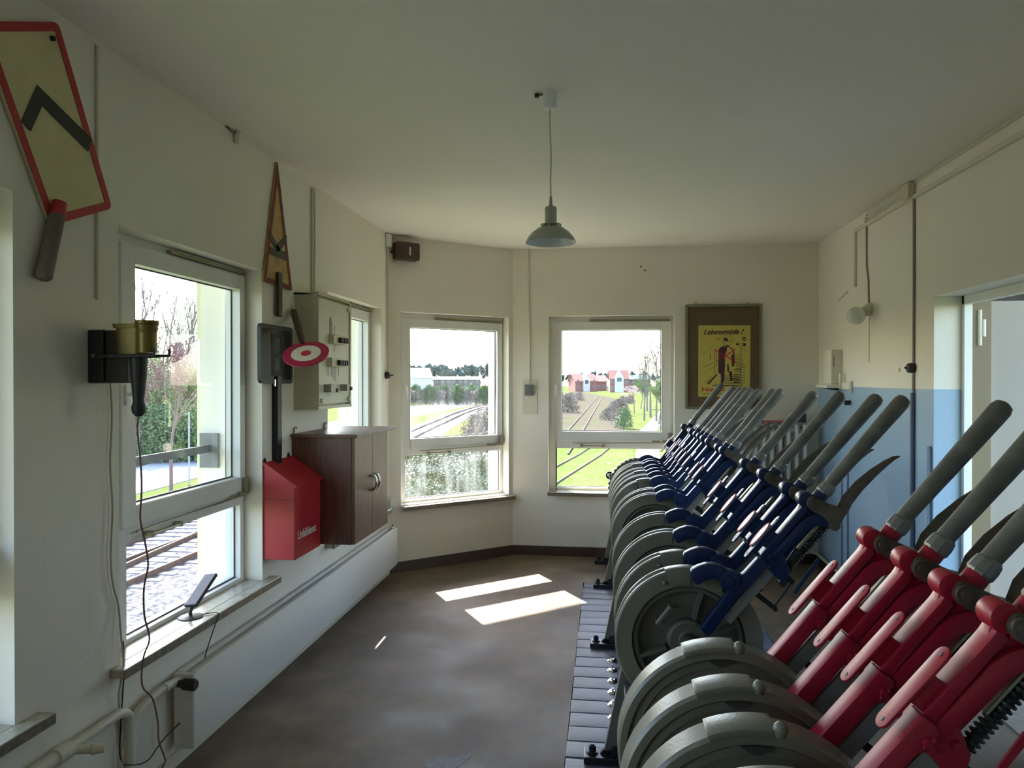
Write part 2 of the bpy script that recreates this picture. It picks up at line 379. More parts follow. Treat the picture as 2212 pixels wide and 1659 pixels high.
# painted planks under the lever frame
npl = 0; yy = PY1
ms = []
for m_ in PLANK:
    q = M(); q.box(PX0+.002, PX1-.002, -.0665, .0665, -.028, .0015)
    o = q.build('plank', m_, smooth=30, bevel=.004); ms.append(o.data); bpy.data.objects.remove(o)
while yy > YB+.2:
    o = bpy.data.objects.new('plank', ms[random.choice((0, 1, 2, 1))]); COL.objects.link(o); o.parent = floor
    o.location = (random.uniform(-.004, .004), yy-.07, random.uniform(-.002, .001)); yy -= .14; npl += 1
# worn-through patch in the lino (real hole edge shows as thin raised rim)
def floor_px(u, v, z=.001): return on_z(u, v, z)
pts = [(925, 1642), (940, 1634), (975, 1638), (1005, 1630), (1018, 1624), (1019, 1632), (1005, 1645), (985, 1659), (970, 1672), (930, 1668), (918, 1655)]
g = M(); P3 = [floor_px(*p) for p in pts]; g.prism([p+V(0, 0, -.002) for p in P3], P3); g.build('worn_patch', SCREED, floor, smooth=0)
# ceiling + roof
co = [(XL-TW, YB-.3), (XR+.3, YB-.3), (XR+.3, YF+TW), (-.97, YF+TW), (XL-TW, 5.94)]
g = M(); g.prism([(x, y, H) for x, y in co], [(x, y, H+.1) for x, y in co]); tag(g.build('ceiling', CEILM, smooth=0), kind='structure')
EV = TW+1.55
ev = [(XL-EV, YB-1.4), (XR+.3+1.4, YB-1.4), (XR+.3+1.4, YF+EV), (-.835-.367*EV, YF+EV), (XL-EV, 5.772+.463*EV)]
g = M(); g.prism([(x, y, 2.95) for x, y in ev], [(x, y, 3.12) for x, y in ev])
tag(g.build('roof_slab', DARKWOOD, smooth=0), kind='structure')
lo = [(XL-TW, YB-.3), (XR+.3, YB-.3), (XR+.3, YF+TW), (-.97, YF+TW), (XL-TW, 5.94)]
g = M(); g.prism([(x, y, -3.5) for x, y in lo], [(x, y, -.26) for x, y in lo]); tag(g.build('wall_lower', CREAM_OUT, smooth=0), kind='structure')
# baseboards
def strip(name, W, s0, s1, z0, z1, t, m_, kind='structure', parent=None):
    g = M(); g.hexa([W(s0, -t, z0), W(s1, -t, z0), W(s1, 0, z0), W(s0, 0, z0), W(s0, -t, z1), W(s1, -t, z1), W(s1, 0, z1), W(s0, 0, z1)])
    o = g.build(name, m_, parent, smooth=0, bevel=.003)
    if kind: o['kind'] = kind
    return o
strip('baseboard_back', Wf, -.83, XR, 0, .085, .018, BASEB)
strip('baseboard_angled', Wc, .01, CL-.005, 0, .085, .018, BASEB)
strip('baseboard_right', Wr, 4.36, YF-.02, 0, .085, .018, BASEB)
strip('baseboard_left', Wl, YB, 5.76, 0, .06, .012, PIPEC)

# ------------------------------------------------------------------ windows
def bx(g, W, s0, s1, e0, e1, z0, z1):
    g.hexa([W(s0, e0, z0), W(s1, e0, z0), W(s1, e1, z0), W(s0, e1, z0), W(s0, e0, z1), W(s1, e0, z1), W(s1, e1, z1), W(s0, e1, z1)])
def ringbx(g, W, o, i, e0, e1):
    (a, b, c, d), (A_, B_, C_, D_) = o, i    # s0,s1,z0,z1
    bx(g, W, a, A_, e0, e1, c, d); bx(g, W, B_, b, e0, e1, c, d); bx(g, W, A_, B_, e0, e1, c, C_); bx(g, W, A_, B_, e0, e1, D_, d)
def window(n, W, op, up, low, glass, sillz, sillx=(-.055, .09)):
    root = thing('window_%d' % n, None, None, kind='structure')
    a, b, z0, z1 = op
    g = M(); midz0, midz1 = low[3], up[2]
    bx(g, W, a, low[0], .10, .18, z0, z1); bx(g, W, low[1], b, .10, .18, z0, z1)
    bx(g, W, low[0], low[1], .10, .18, z0, low[2]); bx(g, W, low[0], low[1], .10, .18, midz0, midz0+.07); bx(g, W, low[0], low[1], .10, .18, z1-.05, z1)
    g.build('frame', UPVC, root, smooth=0, bevel=.003)
    # opening upper sash
    g = M(); so = (max(a+.012, up[0]-.085), min(b-.012, up[1]+.085), up[2]-.085, up[3]+.075); ringbx(g, W, so, up, .086, .165); g.build('sash', UPVC, root, smooth=0, bevel=.006)
    for nm, hole in (('gasket', up), ('gasket', low)):
        g = M(); i = (hole[0]+.006, hole[1]-.006, hole[2]+.006, hole[3]-.006); ringbx(g, W, (hole[0]-.001, hole[1]+.001, hole[2]-.001, hole[3]+.001), i, .130, .134); g.build(nm, GASKET, root, smooth=0)
    for nm, hole in (('upper_pane', up), ('lower_pane', low)):
        g = M(); g._add([W(hole[0]-.004, .14, hole[2]-.004), W(hole[1]+.004, .14, hole[2]-.004), W(hole[1]+.004, .14, hole[3]+.004), W(hole[0]-.004, .14, hole[3]+.004)], [(0, 1, 2, 3)])
        g.build(nm, glass, root, smooth=0)
    # night vent bar above the sash, stay bracket, stay rod, handle
    g = M(); bx(g, W, so[0]+(so[1]-so[0])*.32, so[1]-.01, .075, .10, so[3]+.006, so[3]+.02); g.build('top_stay_bar', BRASSOLD, root, smooth=0)
    g = M(); bx(g, W, b-.10, b-.012, .066, .086, so[2]-.012, so[2]+.012); bx(g, W, b-.05, b-.012, .066, .086, so[2], so[2]+.08); bx(g, W, b-.19, b-.12, .058, .07, so[2]-.006, so[2]+.01)
    g.build('stay_bracket', BRASSOLD, root, smooth=0, bevel=.003)
    g = M(); g.tube([W(a+.22, .084, so[2]-.022), W(b-.1, .084, so[2]-.012)], .004, 6); g.build('stay_rod', BRASSOLD, root)
    g = M(); c = W(a+.35, .084, so[2]-.03); g.tube([W(a+.30, .07, so[2]-.045), W(a+.50, .07, so[2]-.045)], .005, 6); bx(g, W, a+.49, a+.51, .066, .1, so[2]-.055, so[2]-.035); bx(g, W, a+.29, a+.31, .066, .1, so[2]-.055, so[2]-.035)
    g.build('pull_handle', BRASSOLD, root, smooth=0)
    g = M(); bx(g, W, so[0]+.016, so[0]+.052, .076, .088, 1.50, 1.58); g.tube([W(so[0]+.034, .07, 1.545), W(so[0]+.034, .05, 1.54), W(so[0]+.036, .045, 1.44)], [.009, .009, .006], 8); g.build('window_handle', WHITE, root)
    # sill board
    g = M(); bx(g, W, a+sillx[0], b+sillx[1], -.06, .0, sillz-.032, sillz); bx(g, W, a, b, 0, .11, sillz-.03, sillz)
    g.build('window_sill', SILL, root, smooth=0, bevel=.003)
    g = M(); bx(g, W, a+sillx[0]-.001, b+sillx[1]+.001, -.0615, -.056, sillz-.034, sillz-.003); g.build('sill_edge', SILLEDGE, root, smooth=0)
    g = M(); g.hexa([W(a, .2, z0-.01), W(b, .2, z0-.01), W(b, TW+.03, z0-.128), W(a, TW+.03, z0-.128), W(a, .2, z0+.0), W(b, .2, z0+.0), W(b, TW+.03, z0-.118), W(a, TW+.03, z0-.118)]); g.build('outer_sill', METALROOF, root, smooth=0)
    return root
window(1, Wl, (.85, 1.965, ZS, ZH), (1.075, 1.91, 1.10, 2.06), (1.04, 1.93, .575, .955), GLASS, .558)
w1 = window(2, Wl, (2.44, 3.555, ZS, ZH), (2.66, 3.49, 1.10, 2.06), (2.62, 3.515, .577, .955), GLASS, .558)
window(3, Wl, (4.45, 5.57, ZS, ZH), (4.67, 5.505, 1.10, 2.06), (4.64, 5.53, .577, .955), GLASS, .558)
window(4, Wc, (.108, 1.175, ZS, ZH), (.235, 1.112, 1.095, 2.045), (.19, 1.15, .577, .952), GLASSD, .545, (-.0, .035))
window(5, Wf, (-.51, .617, ZS+.02, ZH+.01), (-.395, .51, 1.125, 2.055), (-.443, .56, .61, .972), GLASS, .583, (-.0, .02))
window(6, Wl, (-1.25, -.14, ZS, ZH), (-1.03, -.20, 1.10, 2.06), (-1.06, -.17, .575, .955), GLASS, .558)  # unseen window behind the camera, added to light the near room
# outside railing bar with fixing plate on the reveal
rt = thing('railing_bar', 'grey steel safety bar with upright fixing plate outside the left window', 'railing', (XL-.285, 3.0, 1.24))
g = M(); g.box(-.008, .008, -.56, .555, -.019, .019); g.build('bar', BARGREY, rt, smooth=0)
g = M(); g.box(-.05, .05, .535, .552, -.10, .08); g.build('fixing_plate', BARGREY, rt, smooth=0)

# ------------------------------------------------------------------ door
door = thing('door_1', None, None, kind='structure')
g = M(); ya, yb = 3.32, 4.35
for (a, b) in ((1.99, 2.034),):
    g.box(a, b, yb-.03, yb+.001, 0, 2.07); g.box(a, b, ya, ya+.03, 0, 2.07); g.box(a, b, ya, yb, 2.02, 2.07)
g.build('door_frame', UPVC, door, smooth=0, bevel=.003)
g = M(); g.box(2.034, 2.14, yb-.012, yb+.0, 0, 2.07); g.box(2.034, 2.14, ya, ya+.012, 0, 2.07); g.box(2.034, 2.14, ya, yb, 2.055, 2.07); g.build('door_rebate', DOORBR, door, smooth=0)
g = M(); g.box(1.85, 2.15, ya, yb, -.03, .006); g.build('threshold', SILLEDGE, door, smooth=0)
leaf = None
g = M(); g.box(2.125, 3.08, 4.40, 4.445, .01, 2.045); leaf = g.build('door_leaf', PINK, door, smooth=0, bevel=.004)
g = M(); g.box(2.085, 2.125, 4.385, 4.43, .01, 2.045); g.build('leaf_edge', BARGREY, door, smooth=0)
for z in (1.89, .35):
    g = M(); g.cyl((2.078, 4.335, z-.10), (2.078, 4.335, z+.10), .011, 12); g.cyl((2.096, 4.335, z-.05), (2.096, 4.335, z+.045), .014, 12); g.build('hinge', CREAMPANEL, door)
g = M(); g.cyl((2.98, 4.40, 1.02), (2.98, 4.35, 1.02), .01, 10); g.tube([(2.98, 4.352, 1.02), (2.86, 4.348, 1.02)], .009, 8); g.build('door_handle', CHROME, door)
# landing outside the door with timber lintel
g = M(); g.box(2.145, 4.2, 2.6, 5.0, -.2, -.03); tag(g.build('landing', SCREED, smooth=0), kind='structure')
g = M(); g.box(2.18, 4.0, 4.6, 4.72, 2.04, 2.22); tag(g.build('trim_1', DARKWOOD, smooth=0), kind='structure')
g = M(); g.box(2.145, 4.2, 4.9, 5.0, -.03, 2.95); tag(g.build('wall_landing', CREAM_OUT, smooth=0), kind='structure')
g = M(); g.box(1.9, 4.3, 2.6, 5.0, -3.5, -.2); tag(g.build('wall_landing_base', CREAM_OUT, smooth=0), kind='structure')

# ------------------------------------------------------------------ lever frame
PV = (.295, .67); LA = math.radians(50.6); CA, SA = math.cos(LA), math.sin(LA)
def L(s_, t, y=0): return Vector((s_*CA+t*SA, y, s_*SA-t*CA))
def stp(g, poly, y0, y1): return g.prism([L(a, b, y0) for a, b in poly], [L(a, b, y1) for a, b in poly])
def arc2(c, r, a0, a1, n): return [(c[0]+r*math.cos(math.radians(a0+(a1-a0)*i/n)), c[1]+r*math.sin(math.radians(a0+(a1-a0)*i/n))) for i in range(n+1)]
def make_lever(kind):
    P = BLUEP if kind == 'blue' else REDP
    root = thing('signal_lever', None, 'lever', (PV[0], 0, PV[1]))
    # handle rod
    g = M(); ss = [.73, .80, .95, 1.08, 1.105, 1.12, 1.126]; rr = [.0205, .0215, .0245, .0265, .0265, .0215, .010]
    g.tube([L(a, 0) for a in ss], rr, 20); g.build('handle', LEVGREY, root, smooth=50)
    g = M(); g.tube([L(.700, .002), L(.706, .002), L(.722, .002), L(.736, .001), L(.742, 0)], [.024, .0275, .0275, .0255, .021], 10); g.build('collar', LEVCOL, root, smooth=25)
    # socket, lobe, web, rails
    g = M()
    g.tube([L(.704, .002), L(.66, .004), L(.63, .012)], [.0245, .025, .023], 14)
    g.cyl(L(.648, -.030, -.027), L(.648, -.030, .027), .027, 20)
    stp(g, rounded([(.66, -.05), (.66, .02), (.64, .075), (.60, .055), (.50, .052), (.43, .05), (.41, .0), (.42, -.022), (.60, -.022)], .02), -.008, .010)
    g.build('lever_head', P, root, smooth=40, bevel=.003)
    g = M(); stp(g, rounded([(.63, -.030), (.625, -.004), (.44, .0), (.40, .0), (.40, -.024), (.61, -.026)], .008), -.024, .026); g.build('front_rail', P, root, smooth=40, bevel=.003)
    g = M(); pts = [(.645, .082), (.632, .062), (.615, .042), (.595, .030), (.57, .024), (.50, .024), (.42, .022)]; hw = [.012]*7
    up = [L(a, b) for a, b in pts]
    out = [(.660, .072), (.648, .044), (.628, .022), (.60, .008), (.57, .002), (.50, .002), (.415, .002)]
    inn = [(.412, .030), (.50, .034), (.565, .036), (.585, .043), (.604, .056), (.618, .076), (.625, .094)]
    stp(g, out+inn, -.024, .024); g.build('curved_rib', P, root, smooth=40, bevel=.003)
    # latch + horn
    g = M(); stp(g, rounded([(.668, -.034), (.676, -.004), (.688, .040), (.700, .062), (.690, .092), (.650, .10), (.632, .078), (.640, .050), (.630, .002), (.634, -.026)], .014), -.042, -.024)
    g.cyl(L(.651, -.016, -.044), L(.651, -.016, -.052), .017, 20); g.cyl(L(.651, -.016, -.05), L(.651, -.016, -.057), .010, 12)
    g.cyl(L(.640, .090, -.040), L(.640, .090, .020), .018, 14)
    mid = [(.664, .080, .020), (.70, .082, .0205), (.738, .079, .021), (.798, .077, .0195), (.864, .084, .0155), (.915, .094, .011), (.945, .103, .007), (.960, .112, .002)]
    ring = []; k = 12; vs = []
    for i, (a, b, h) in enumerate(mid):
        p0 = L(*mid[max(i-1, 0)][:2]); p1 = L(*mid[min(i+1, len(mid)-1)][:2]); d = (p1-p0).normalized(); q = Vector((d.z, 0, -d.x))
        yo = -.032+.034*min(1, i/2.0)
        for j in range(k):
            an = 2*PI*j/k; vs.append(L(a, b, yo)+q*math.cos(an)*h+Vector((0, 1, 0))*math.sin(an)*(.011 if i < 5 else .008))
    fs = [(i*k+j, i*k+(j+1) % k, (i+1)*k+(j+1) % k, (i+1)*k+j) for i in range(len(mid)-1) for j in range(k)]
    fs += [tuple(range(k-1, -1, -1)), tuple((len(mid)-1)*k+j for j in range(k))]
    g._add(vs, fs); g.build('latch_grip', LATCHM, root, smooth=45, bevel=0)
    # spring on rod
    g = M(); tn = 17; n = tn*12; g.tube([L(.425+.195*i/n, .081+.0135*math.cos(2*PI*i/12), .004+.0135*math.sin(2*PI*i/12)) for i in range(n+1)], .0036, 5); spr = g.build('spring', SPRINGM, root, smooth=60)
    g = M(); g.cyl(L(.39, .081, .004), L(.635, .081, .004), .0095, 10); g.build('spring_rod', SPRINGM, spr)
    g = M(); stp(g, [(.50, .0585), (.50, .064), (.622, .064), (.622, .0585)], -.008, .014); g.build('guide_strip', BRASSOLD, root, smooth=0)
    # number plate bracket
    pw = .019 if kind == 'blue' else .021
    g = M(); k = 8; prof = [(.548-pw*.9+pw*.9*math.cos(a), pw*math.sin(a)) for a in [PI/2-PI*i/k for i in range(k+1)]]+[(.361+pw*.9-pw*.9*math.cos(a), pw*math.sin(a)) for a in [-PI/2+PI*i/k for i in range(k+1)]]
    g.prism([L(a, -.050, b) for a, b in prof], [L(a, -.056, b) for a, b in prof]); pl = g.build('plate_bracket', P, root, smooth=40, bevel=.0012)
    for a in (.531, .377): g = M(); g.cyl(L(a, -.0555, 0), L(a, -.0572, 0), .0045, 10); g.build('screw', BLACK, pl)
    g = M(); stp(g, [(.495, -.050), (.495, -.022), (.432, -.022), (.432, -.050)], -.014, .014); g.build('bracket_stem', P, pl, smooth=0, bevel=.002)
    if kind == 'blue':
        g = M(); k = 28; oval = [(.455+.052*math.cos(2*PI*i/k), .016+.027*math.sin(2*PI*i/k)) for i in range(k)]
        g.prism([L(a, -.0575, b) for a, b in oval], [L(a, -.062, b) for a, b in oval]); ov = g.build('number_plate', PLATEW, root, smooth=30)
        g = M(); rim = [(1, -.0625), (1.08, -.0625), (1.08, -.058), (1, -.058)]
        vs = []; fs = []
        for i in range(k):
            for sc_, tt in ((1.0, -.0628), (.9, -.0628), (.9, -.0618), (1.0, -.0618)): vs.append(L(.455+.053*sc_*math.cos(2*PI*i/k), tt, .016+.028*sc_*math.sin(2*PI*i/k)))
        for i in range(k):
            j = (i+1) % k
            for q in range(4): fs.append((i*4+q, i*4+(q+1) % 4, j*4+(q+1) % 4, j*4+q))
        g._add(vs, fs); g.build('plate_rim', INKR, ov)
    # guide block with bolts
    g = M(); stp(g, rounded([(.455, -.012), (.45, .045), (.425, .085), (.38, .10), (.375, .05), (.385, .01), (.40, -.02)], .008), -.020, .028)
    g.build('guide_block', P, root, smooth=35, bevel=.003)
    for a, b in ((.418, .004), (.392, .02), (.425, .05)): g = M(); g.cyl(L(a, b, -.018), L(a, b, -.032), .0095, 6); g.build('bolt', P, root, smooth=0, bevel=.001)
    # square steel bar
    g = M(); stp(g, [(.385, .018), (.385, .056), (.150, .056), (.150, .018)], -.020, .018); g.build('steel_bar', BARGREY, root, smooth=0, bevel=.004)
    # lower body
    if kind == 'blue':
        g = M()
        stp(g, rounded([(.395, -.024), (.398, .018), (.30, .018), (.222, .012), (.175, .018), (.074, .026), (.070, -.014), (.175, -.022), (.222, -.024), (.262, -.052), (.298, -.060), (.308, -.026)], .010), -.030, .006)
        g.cyl(L(.268, -.048, -.040), L(.268, -.048, .014), .034, 24); g.cyl(L(.268, -.048, -.046), L(.268, -.048, -.03), .015, 14)
        claw = [(.292, -.070), (.291, -.095), (.281, -.120), (.262, -.142), (.236, -.158), (.208, -.168), (.194, -.160), (.182, -.128), (.186, -.118), (.205, -.112), (.226, -.102), (.242, -.085), (.246, -.055), (.262, -.045)]
        stp(g, rounded(claw, .006, 3), -.034, .004)
        g.build('slide_casting', P, root, smooth=38, bevel=.003)
    else:
        g = M(); stp(g, rounded([(.43, -.028), (.43, .004), (.408, .012), (.378, .014), (.372, .008), (.12, .016), (.12, -.026)], .005), -.034, .016)
        g.build('slide_casting', P, root, smooth=38, bevel=.004)
        g = M(); g.cyl(L(.398, .004, -.034), L(.398, .004, -.044), .008, 6); g.tube([L(.412, .008, -.040), L(.386, .004, -.040)], .003, 6); g.build('cotter_pin', P, root, smooth=0)
    # release linkage on the far side
    g = M(); stp(g, rounded([(.298, .060), (.300, .140), (.284, .142), (.280, .062)], .004), -.004, .010); g.cyl(L(.29, .137, -.01), L(.29, .137, .016), .008, 10)
    g.cyl(L(.290, .133, .003), L(.400, .122, .003), .0035, 6); g.cyl(L(.376, .098, -.012), L(.376, .098, .018), .013, 12)
    stp(g, rounded([(.41, .085), (.41, .125), (.392, .128), (.385, .09)], .003), -.004, .010)
    g.build('release_linkage', SPRINGM, root, smooth=35)
    g = M(); stp(g, rounded([(.372, .147), (.376, .158), (.520, .146), (.518, .132)], .004), .0, .006); g.build('link_strip', P, root, smooth=0)
    return root
def ang(r, a): a = math.radians(a); return Vector((r*math.cos(a), 0, r*math.sin(a)))
def arcblock(g, r0, r1, a0, a1, y0, y1, n=10):
    g.lathe([(r0, y0), (r1, y0), (r1, y1), (r0, y1), (r0, y0)], (0, 0, 0), (0, 1, 0), n, math.radians(-a1), math.radians(-a0), ref=(1, 0, 0), cap=True)
def make_drum(kind):
    root = thing('cable_drum', None, 'drum', (PV[0], 0, PV[1]))
    YA = (0, 1, 0)
    if kind != 'red':
        prof = [(.198, .018), (.198, .0), (.252, .0), (.258, .004), (.258, .016), (.252, .020), (.232, .022), (.232, .052), (.252, .054), (.258, .058), (.258, .070), (.252, .074), (.19, .074)]
        g = M(); g.lathe(prof, (0, 0, 0), YA, 72, ref=(1, 0, 0)); g.build('drum_rim', DRUMG, root, smooth=30)
        prof = [(.198, .018), (.190, .008), (.178, .010), (.176, .040), (.075, .044), (.072, .018), (.062, .012), (.0001, .012)]
        g = M(); g.lathe(prof, (0, 0, 0), YA, 56, ref=(1, 0, 0)); g.build('drum_web', DRUMD, root, smooth=30)
        g = M(); g.lathe([(.0001, .004), (.03, .004), (.034, .012)], (0, 0, 0), YA, 24, ref=(1, 0, 0)); g.build('hub_cap', DRUMG, root, smooth=30)
        g = M(); p = ang(.125, 150); q = ang(.135, 118)
        g.tube([p+V(0, .04, 0), p+V(0, .0, 0), q+V(0, .0, 0), q+V(0, .04, 0)], .009, 6); g.build('drum_lug', DRUMG, root, smooth=30)
        for a in (20, 75, 200, 260, 320):
            g = M(); p = ang(.13, a); g.obox(p+V(0, .025, 0), ang(1, a), (0, 1, 0), ang(1, a+90), .10, .04, .012); g.build('drum_rib', DRUMD, root, smooth=0)
        if kind == 'notched':
            g = M(); arcblock(g, .205, .268, 88, 108, -.012, .03); arcblock(g, .212, .264, 58, 86.5, -.006, .03, 12); g.build('locking_segment', DRUMG, root, smooth=30, bevel=.0015)
            
            for q_ in (ang(.225, 112)+V(0, -.006, 0), ang(.222, 60)+V(0, -.01, 0)): g = M(); g.ball(q_, .008, 8); g.build('rivet', DRUMG, root)
        else:
            g = M(); arcblock(g, .245, .262, 84, 88, -.006, .024, 3); g.obox(ang(.228, 90)+V(0, -.002, 0), ang(1, 78), (0, 1, 0), ang(1, 168), .06, .006, .006); g.build('locking_segment', DRUMG, root, smooth=30)
        if kind == 'toothed':
            for a in range(60, 200, 9): g = M(); arcblock(g, .25, .266, a, a+4.2, .0, .07, 1); g.build('rim_tooth', DRUMG, root, smooth=0)
    else:
        # smooth stepped guard in front of the red levers
        prof = [(.235, .034), (.236, -.006), (.240, -.010), (.256, -.008), (.262, .0), (.262, .062), (.25, .072), (.20, .072)]
        g = M(); g.lathe(prof, (0, 0, 0), YA, 88, ref=(1, 0, 0)); g.build('drum_rim', DRUMG, root, smooth=32)
        prof = [(.237, .004), (.216, -.002), (.213, .006), (.190, .002), (.186, .012), (.150, .014), (.146, .034), (.09, .036), (.086, .018), (.0001, .016)]
        g = M(); g.lathe(prof, (0, 0, 0), YA, 72, ref=(1, 0, 0)); g.build('drum_face', DRUMG, root, smooth=26)
        g = M(); arcblock(g, .254, .270, 84, 112, -.012, .062, 14); g.build('rim_cap', DRUMG, root, smooth=32, bevel=.003)
        g = M(); p = ang(.258, 82.5); g.tube([p+V(0, -.004, 0), ang(.272, 82.5)+V(0, -.004, 0), ang(.280, 82.5)+V(0, -.004, 0)], [.012, .0135, .006], 12); g.ball(ang(.272, 82.5)+V(0, -.006, 0), .0145, 12); g.build('stop_knob', DRUMG, root)
        g = M(); pts = []
        for i in range(9): pts.append(ang(.236-.0, 99-14*i/8)+V(0, -.0025, 0)-Vector((0, 0, 0)))
        low = [ang(.236-.016*math.sin(PI*i/8), 99-14*i/8)+V(0, -.0025, 0) for i in range(7, 0, -1)]
        P_ = pts+low; g.prism([p+V(0, .004, 0) for p in P_], [p+V(0, -.010, 0) for p in P_]); g.build('cover_slot', FRAMEG, root, smooth=0)
    return root
LB, LR = make_lever('blue'), make_lever('red')
DT = {k: make_drum(k) for k in ('notched', 'plain', 'toothed', 'red')}
BY = [2.59, 2.83, 3.23, 3.66, 4.29, 4.485, 4.90, 5.145, 5.33, 5.54, 5.79, 5.935, 6.20]
BK = ['notched', 'notched', 'plain', 'plain', 'plain', 'plain', 'notched', 'plain', 'notched', 'plain', 'notched', 'plain', 'toothed']
ORD = ['first', 'second', 'third', 'fourth', 'fifth', 'sixth', 'seventh', 'eighth', 'ninth', 'tenth', 'eleventh', 'twelfth', 'thirteenth']
ORD += ['fourteenth', 'fifteenth', 'sixteenth', 'seventeenth', 'eighteenth', 'nineteenth', 'twentieth']
used = set()
def inst(src, loc):
    if src.name not in used: used.add(src.name); o = src
    else: o = copy_tree(src)
    o.location = loc; return o
for i, y in enumerate(BY):
    o = inst(LB, (PV[0], y, PV[1])); o['group'] = 'blue signal levers'
    if i == 0: lab = 'blue signal lever next to the red levers, first blue one of the row'
    elif i == 12: lab = 'blue signal lever at the window end of the row, last of the blue ones'
    else: lab = 'blue signal lever with grey handle, %s counted from the red levers' % ORD[i]
    o['label'] = lab
    if i == 12: o.rotation_euler = (0, math.radians(-2.2), 0)
    elif i: o.rotation_euler = (0, math.radians(random.uniform(-.35, .35)), 0)
    d = inst(DT[BK[i]], (PV[0], y+.022, PV[1])); d['group'] = 'grey cable drums under the blue levers'
    d['label'] = ('toothed grey cable drum at the window end of the row' if i == 12 else
                  'grey cable drum under the blue lever nearest the red ones' if i == 0 else 'grey cable drum under the %s blue lever counted from the red levers' % ORD[i])
RY = [1.975, 1.745, 1.555, 1.355]
RN = ['red signal lever next to the blue levers, furthest of the red ones', 'red signal lever, second of four counted from the blue levers',
      'red signal lever, third of four counted from the blue levers', 'red signal lever nearest to the viewer, fourth from the blue levers']
for i, y in enumerate(RY):
    o = inst(LR, (PV[0], y, PV[1])); o['group'] = 'red signal levers'; o['label'] = RN[i]
    if i: o.rotation_euler = (0, math.radians(random.uniform(-.3, .3)), 0)
    d = inst(DT['red'], (PV[0], y-.135, PV[1])); d['group'] = 'smooth grey drums in front of the red levers'
    d['label'] = 'smooth grey drum with knob on its rim, %s from the blue levers' % ORD[i]
# frame that carries drums and levers
fr = thing('lever_frame', 'dark iron lever frame with black bolted feet standing on the painted planks', 'machine frame', (.3, 3.8, 0))
def fb(name, m_, fn, **k):
    g = M(); fn(g); o = g.build(name, m_, fr, **k)
    o.location = -fr.location; return o
fb('axle', FRAMEG, lambda g: g.cyl((PV[0], 1.15, PV[1]), (PV[0], 6.4, PV[1]), .03, 16))
for x in (.10, .46):
    fb('beam', FRAMEG, lambda g: g.box(x-.02, x+.02, 1.1, 6.4, .22, .34), smooth=0, bevel=.004)
fb('cross_beam', FRAMEG, lambda g: g.box(.12, .44, 1.1, 6.4, .30, .33), smooth=0)
for y in (1.72, 3.054, 4.36, 5.60, 6.33):
    fb('strut', DRUMG, lambda g: g.hexa([(-.0, y-.02, .05), (.05, y-.02, .05), (.05, y+.02, .05), (-.0, y+.02, .05), (.075, y-.02, .42), (.125, y-.02, .42), (.125, y+.02, .42), (.075, y+.02, .42)]), smooth=0, bevel=.003)
    fb('strut', DRUMG, lambda g: g.hexa([(.54, y-.02, .0), (.60, y-.02, .0), (.60, y+.02, .0), (.54, y+.02, .0), (.46, y-.02, .42), (.51, y-.02, .42), (.51, y+.02, .42), (.46, y+.02, .42)]), smooth=0, bevel=.003)
    def foot(g):
        g.box(-.085, .07, y-.05, y+.05, .0015, .03); g.prism([(-.02, y-.012, .03), (.07, y-.012, .03), (.07, y-.012, .13)], [(-.02, y+.012, .03), (.07, y+.012, .03), (.07, y+.012, .13)])
        g.box(.03, .07, y-.04, y+.04, .03, .07)
    fb('foot', BLACK, foot, smooth=0, bevel=.004)
    fb('bolt', BLACK, lambda g: (g.cyl((-.05, y, .028), (-.05, y, .036), .024, 14), g.cyl((-.05, y, .034), (-.05, y, .06), .016, 6), g.cyl((-.05, y, .06), (-.05, y, .066), .009, 10)), smooth=30)
for i in range(6):
    y = 3.44+.14*i
    fb('floor_screw', CHROME, lambda g: (g.lathe([(.030, .002), (.022, .009), (.012, .010)], (.045, y, 0), (0, 0, 1), 16), g.cyl((.045, y, .006), (.045, y, .022), .010, 6)), smooth=30)
# round lens on the far end of the drums
t = thing('signal_lens', 'small round glass lens in a dark ring at the far end of the drum row', 'lens', (.045, 6.30, .772))
g = M(); g.lathe([(.026, -.01), (.034, -.008), (.034, .012), (.026, .014)], (0, 0, 0), (0, 1, 0), 24); g.build('ring', BLACK, t)
g = M(); g.lathe([(.0001, -.016), (.012, -.014), (.022, -.009), (.027, -.002), (.027, .004), (.0001, .008)], (0, 0, 0), (0, 1, 0), 24); g.build('glass', CHROME, t)
g = M(); g.cyl((.03, 0, 0), (.09, .02, -.02), .008, 8); g.build('bracket', FRAMEG, t)

# ------------------------------------------------------------------ left wall: signs and boards
def wall_poly(px, x, order=None): return [on_x(u, v, x) for u, v in px]
def yz_prism(g, yz, x0, x1): return g.prism([(x0, a, b) for a, b in yz], [(x1, a, b) for a, b in yz])
sx = -1.742
# 1 big yellow board with black angle
o1 = [(1.829, 2.608), (2.129, 2.752), (2.383, 2.212), (2.096, 2.090)]
t = thing('arrow_sign', 'pale yellow slanted board with red border and black angle mark, hung above the first window', 'sign', (XL+.012, 2.1, 2.42))
def addp(root, name, m_, fn, **k):
    g = M(); fn(g); o = g.build(name, m_, root, **k)
    if root.parent is None: o.location = -root.location
    return o
addp(t, 'board', YELSIGN, lambda g: yz_prism(g, rounded(o1, .02), XL+.004, XL+.016), smooth=30)
def ring_yz(g, outer, inner, x0, x1):
    k = len(outer)
    for i in range(k):
        j = (i+1) % k; yz_prism(g, [outer[i], outer[j], inner[j], inner[i]], x0, x1)
addp(t, 'red_border', REDSIGN, lambda g: ring_yz(g, rounded(o1, .025, 5), [Vector(p) for p in rounded([tuple(q) for q in inset(o1, .027)], .006, 5)], XL+.0165, XL+.0185), smooth=0)
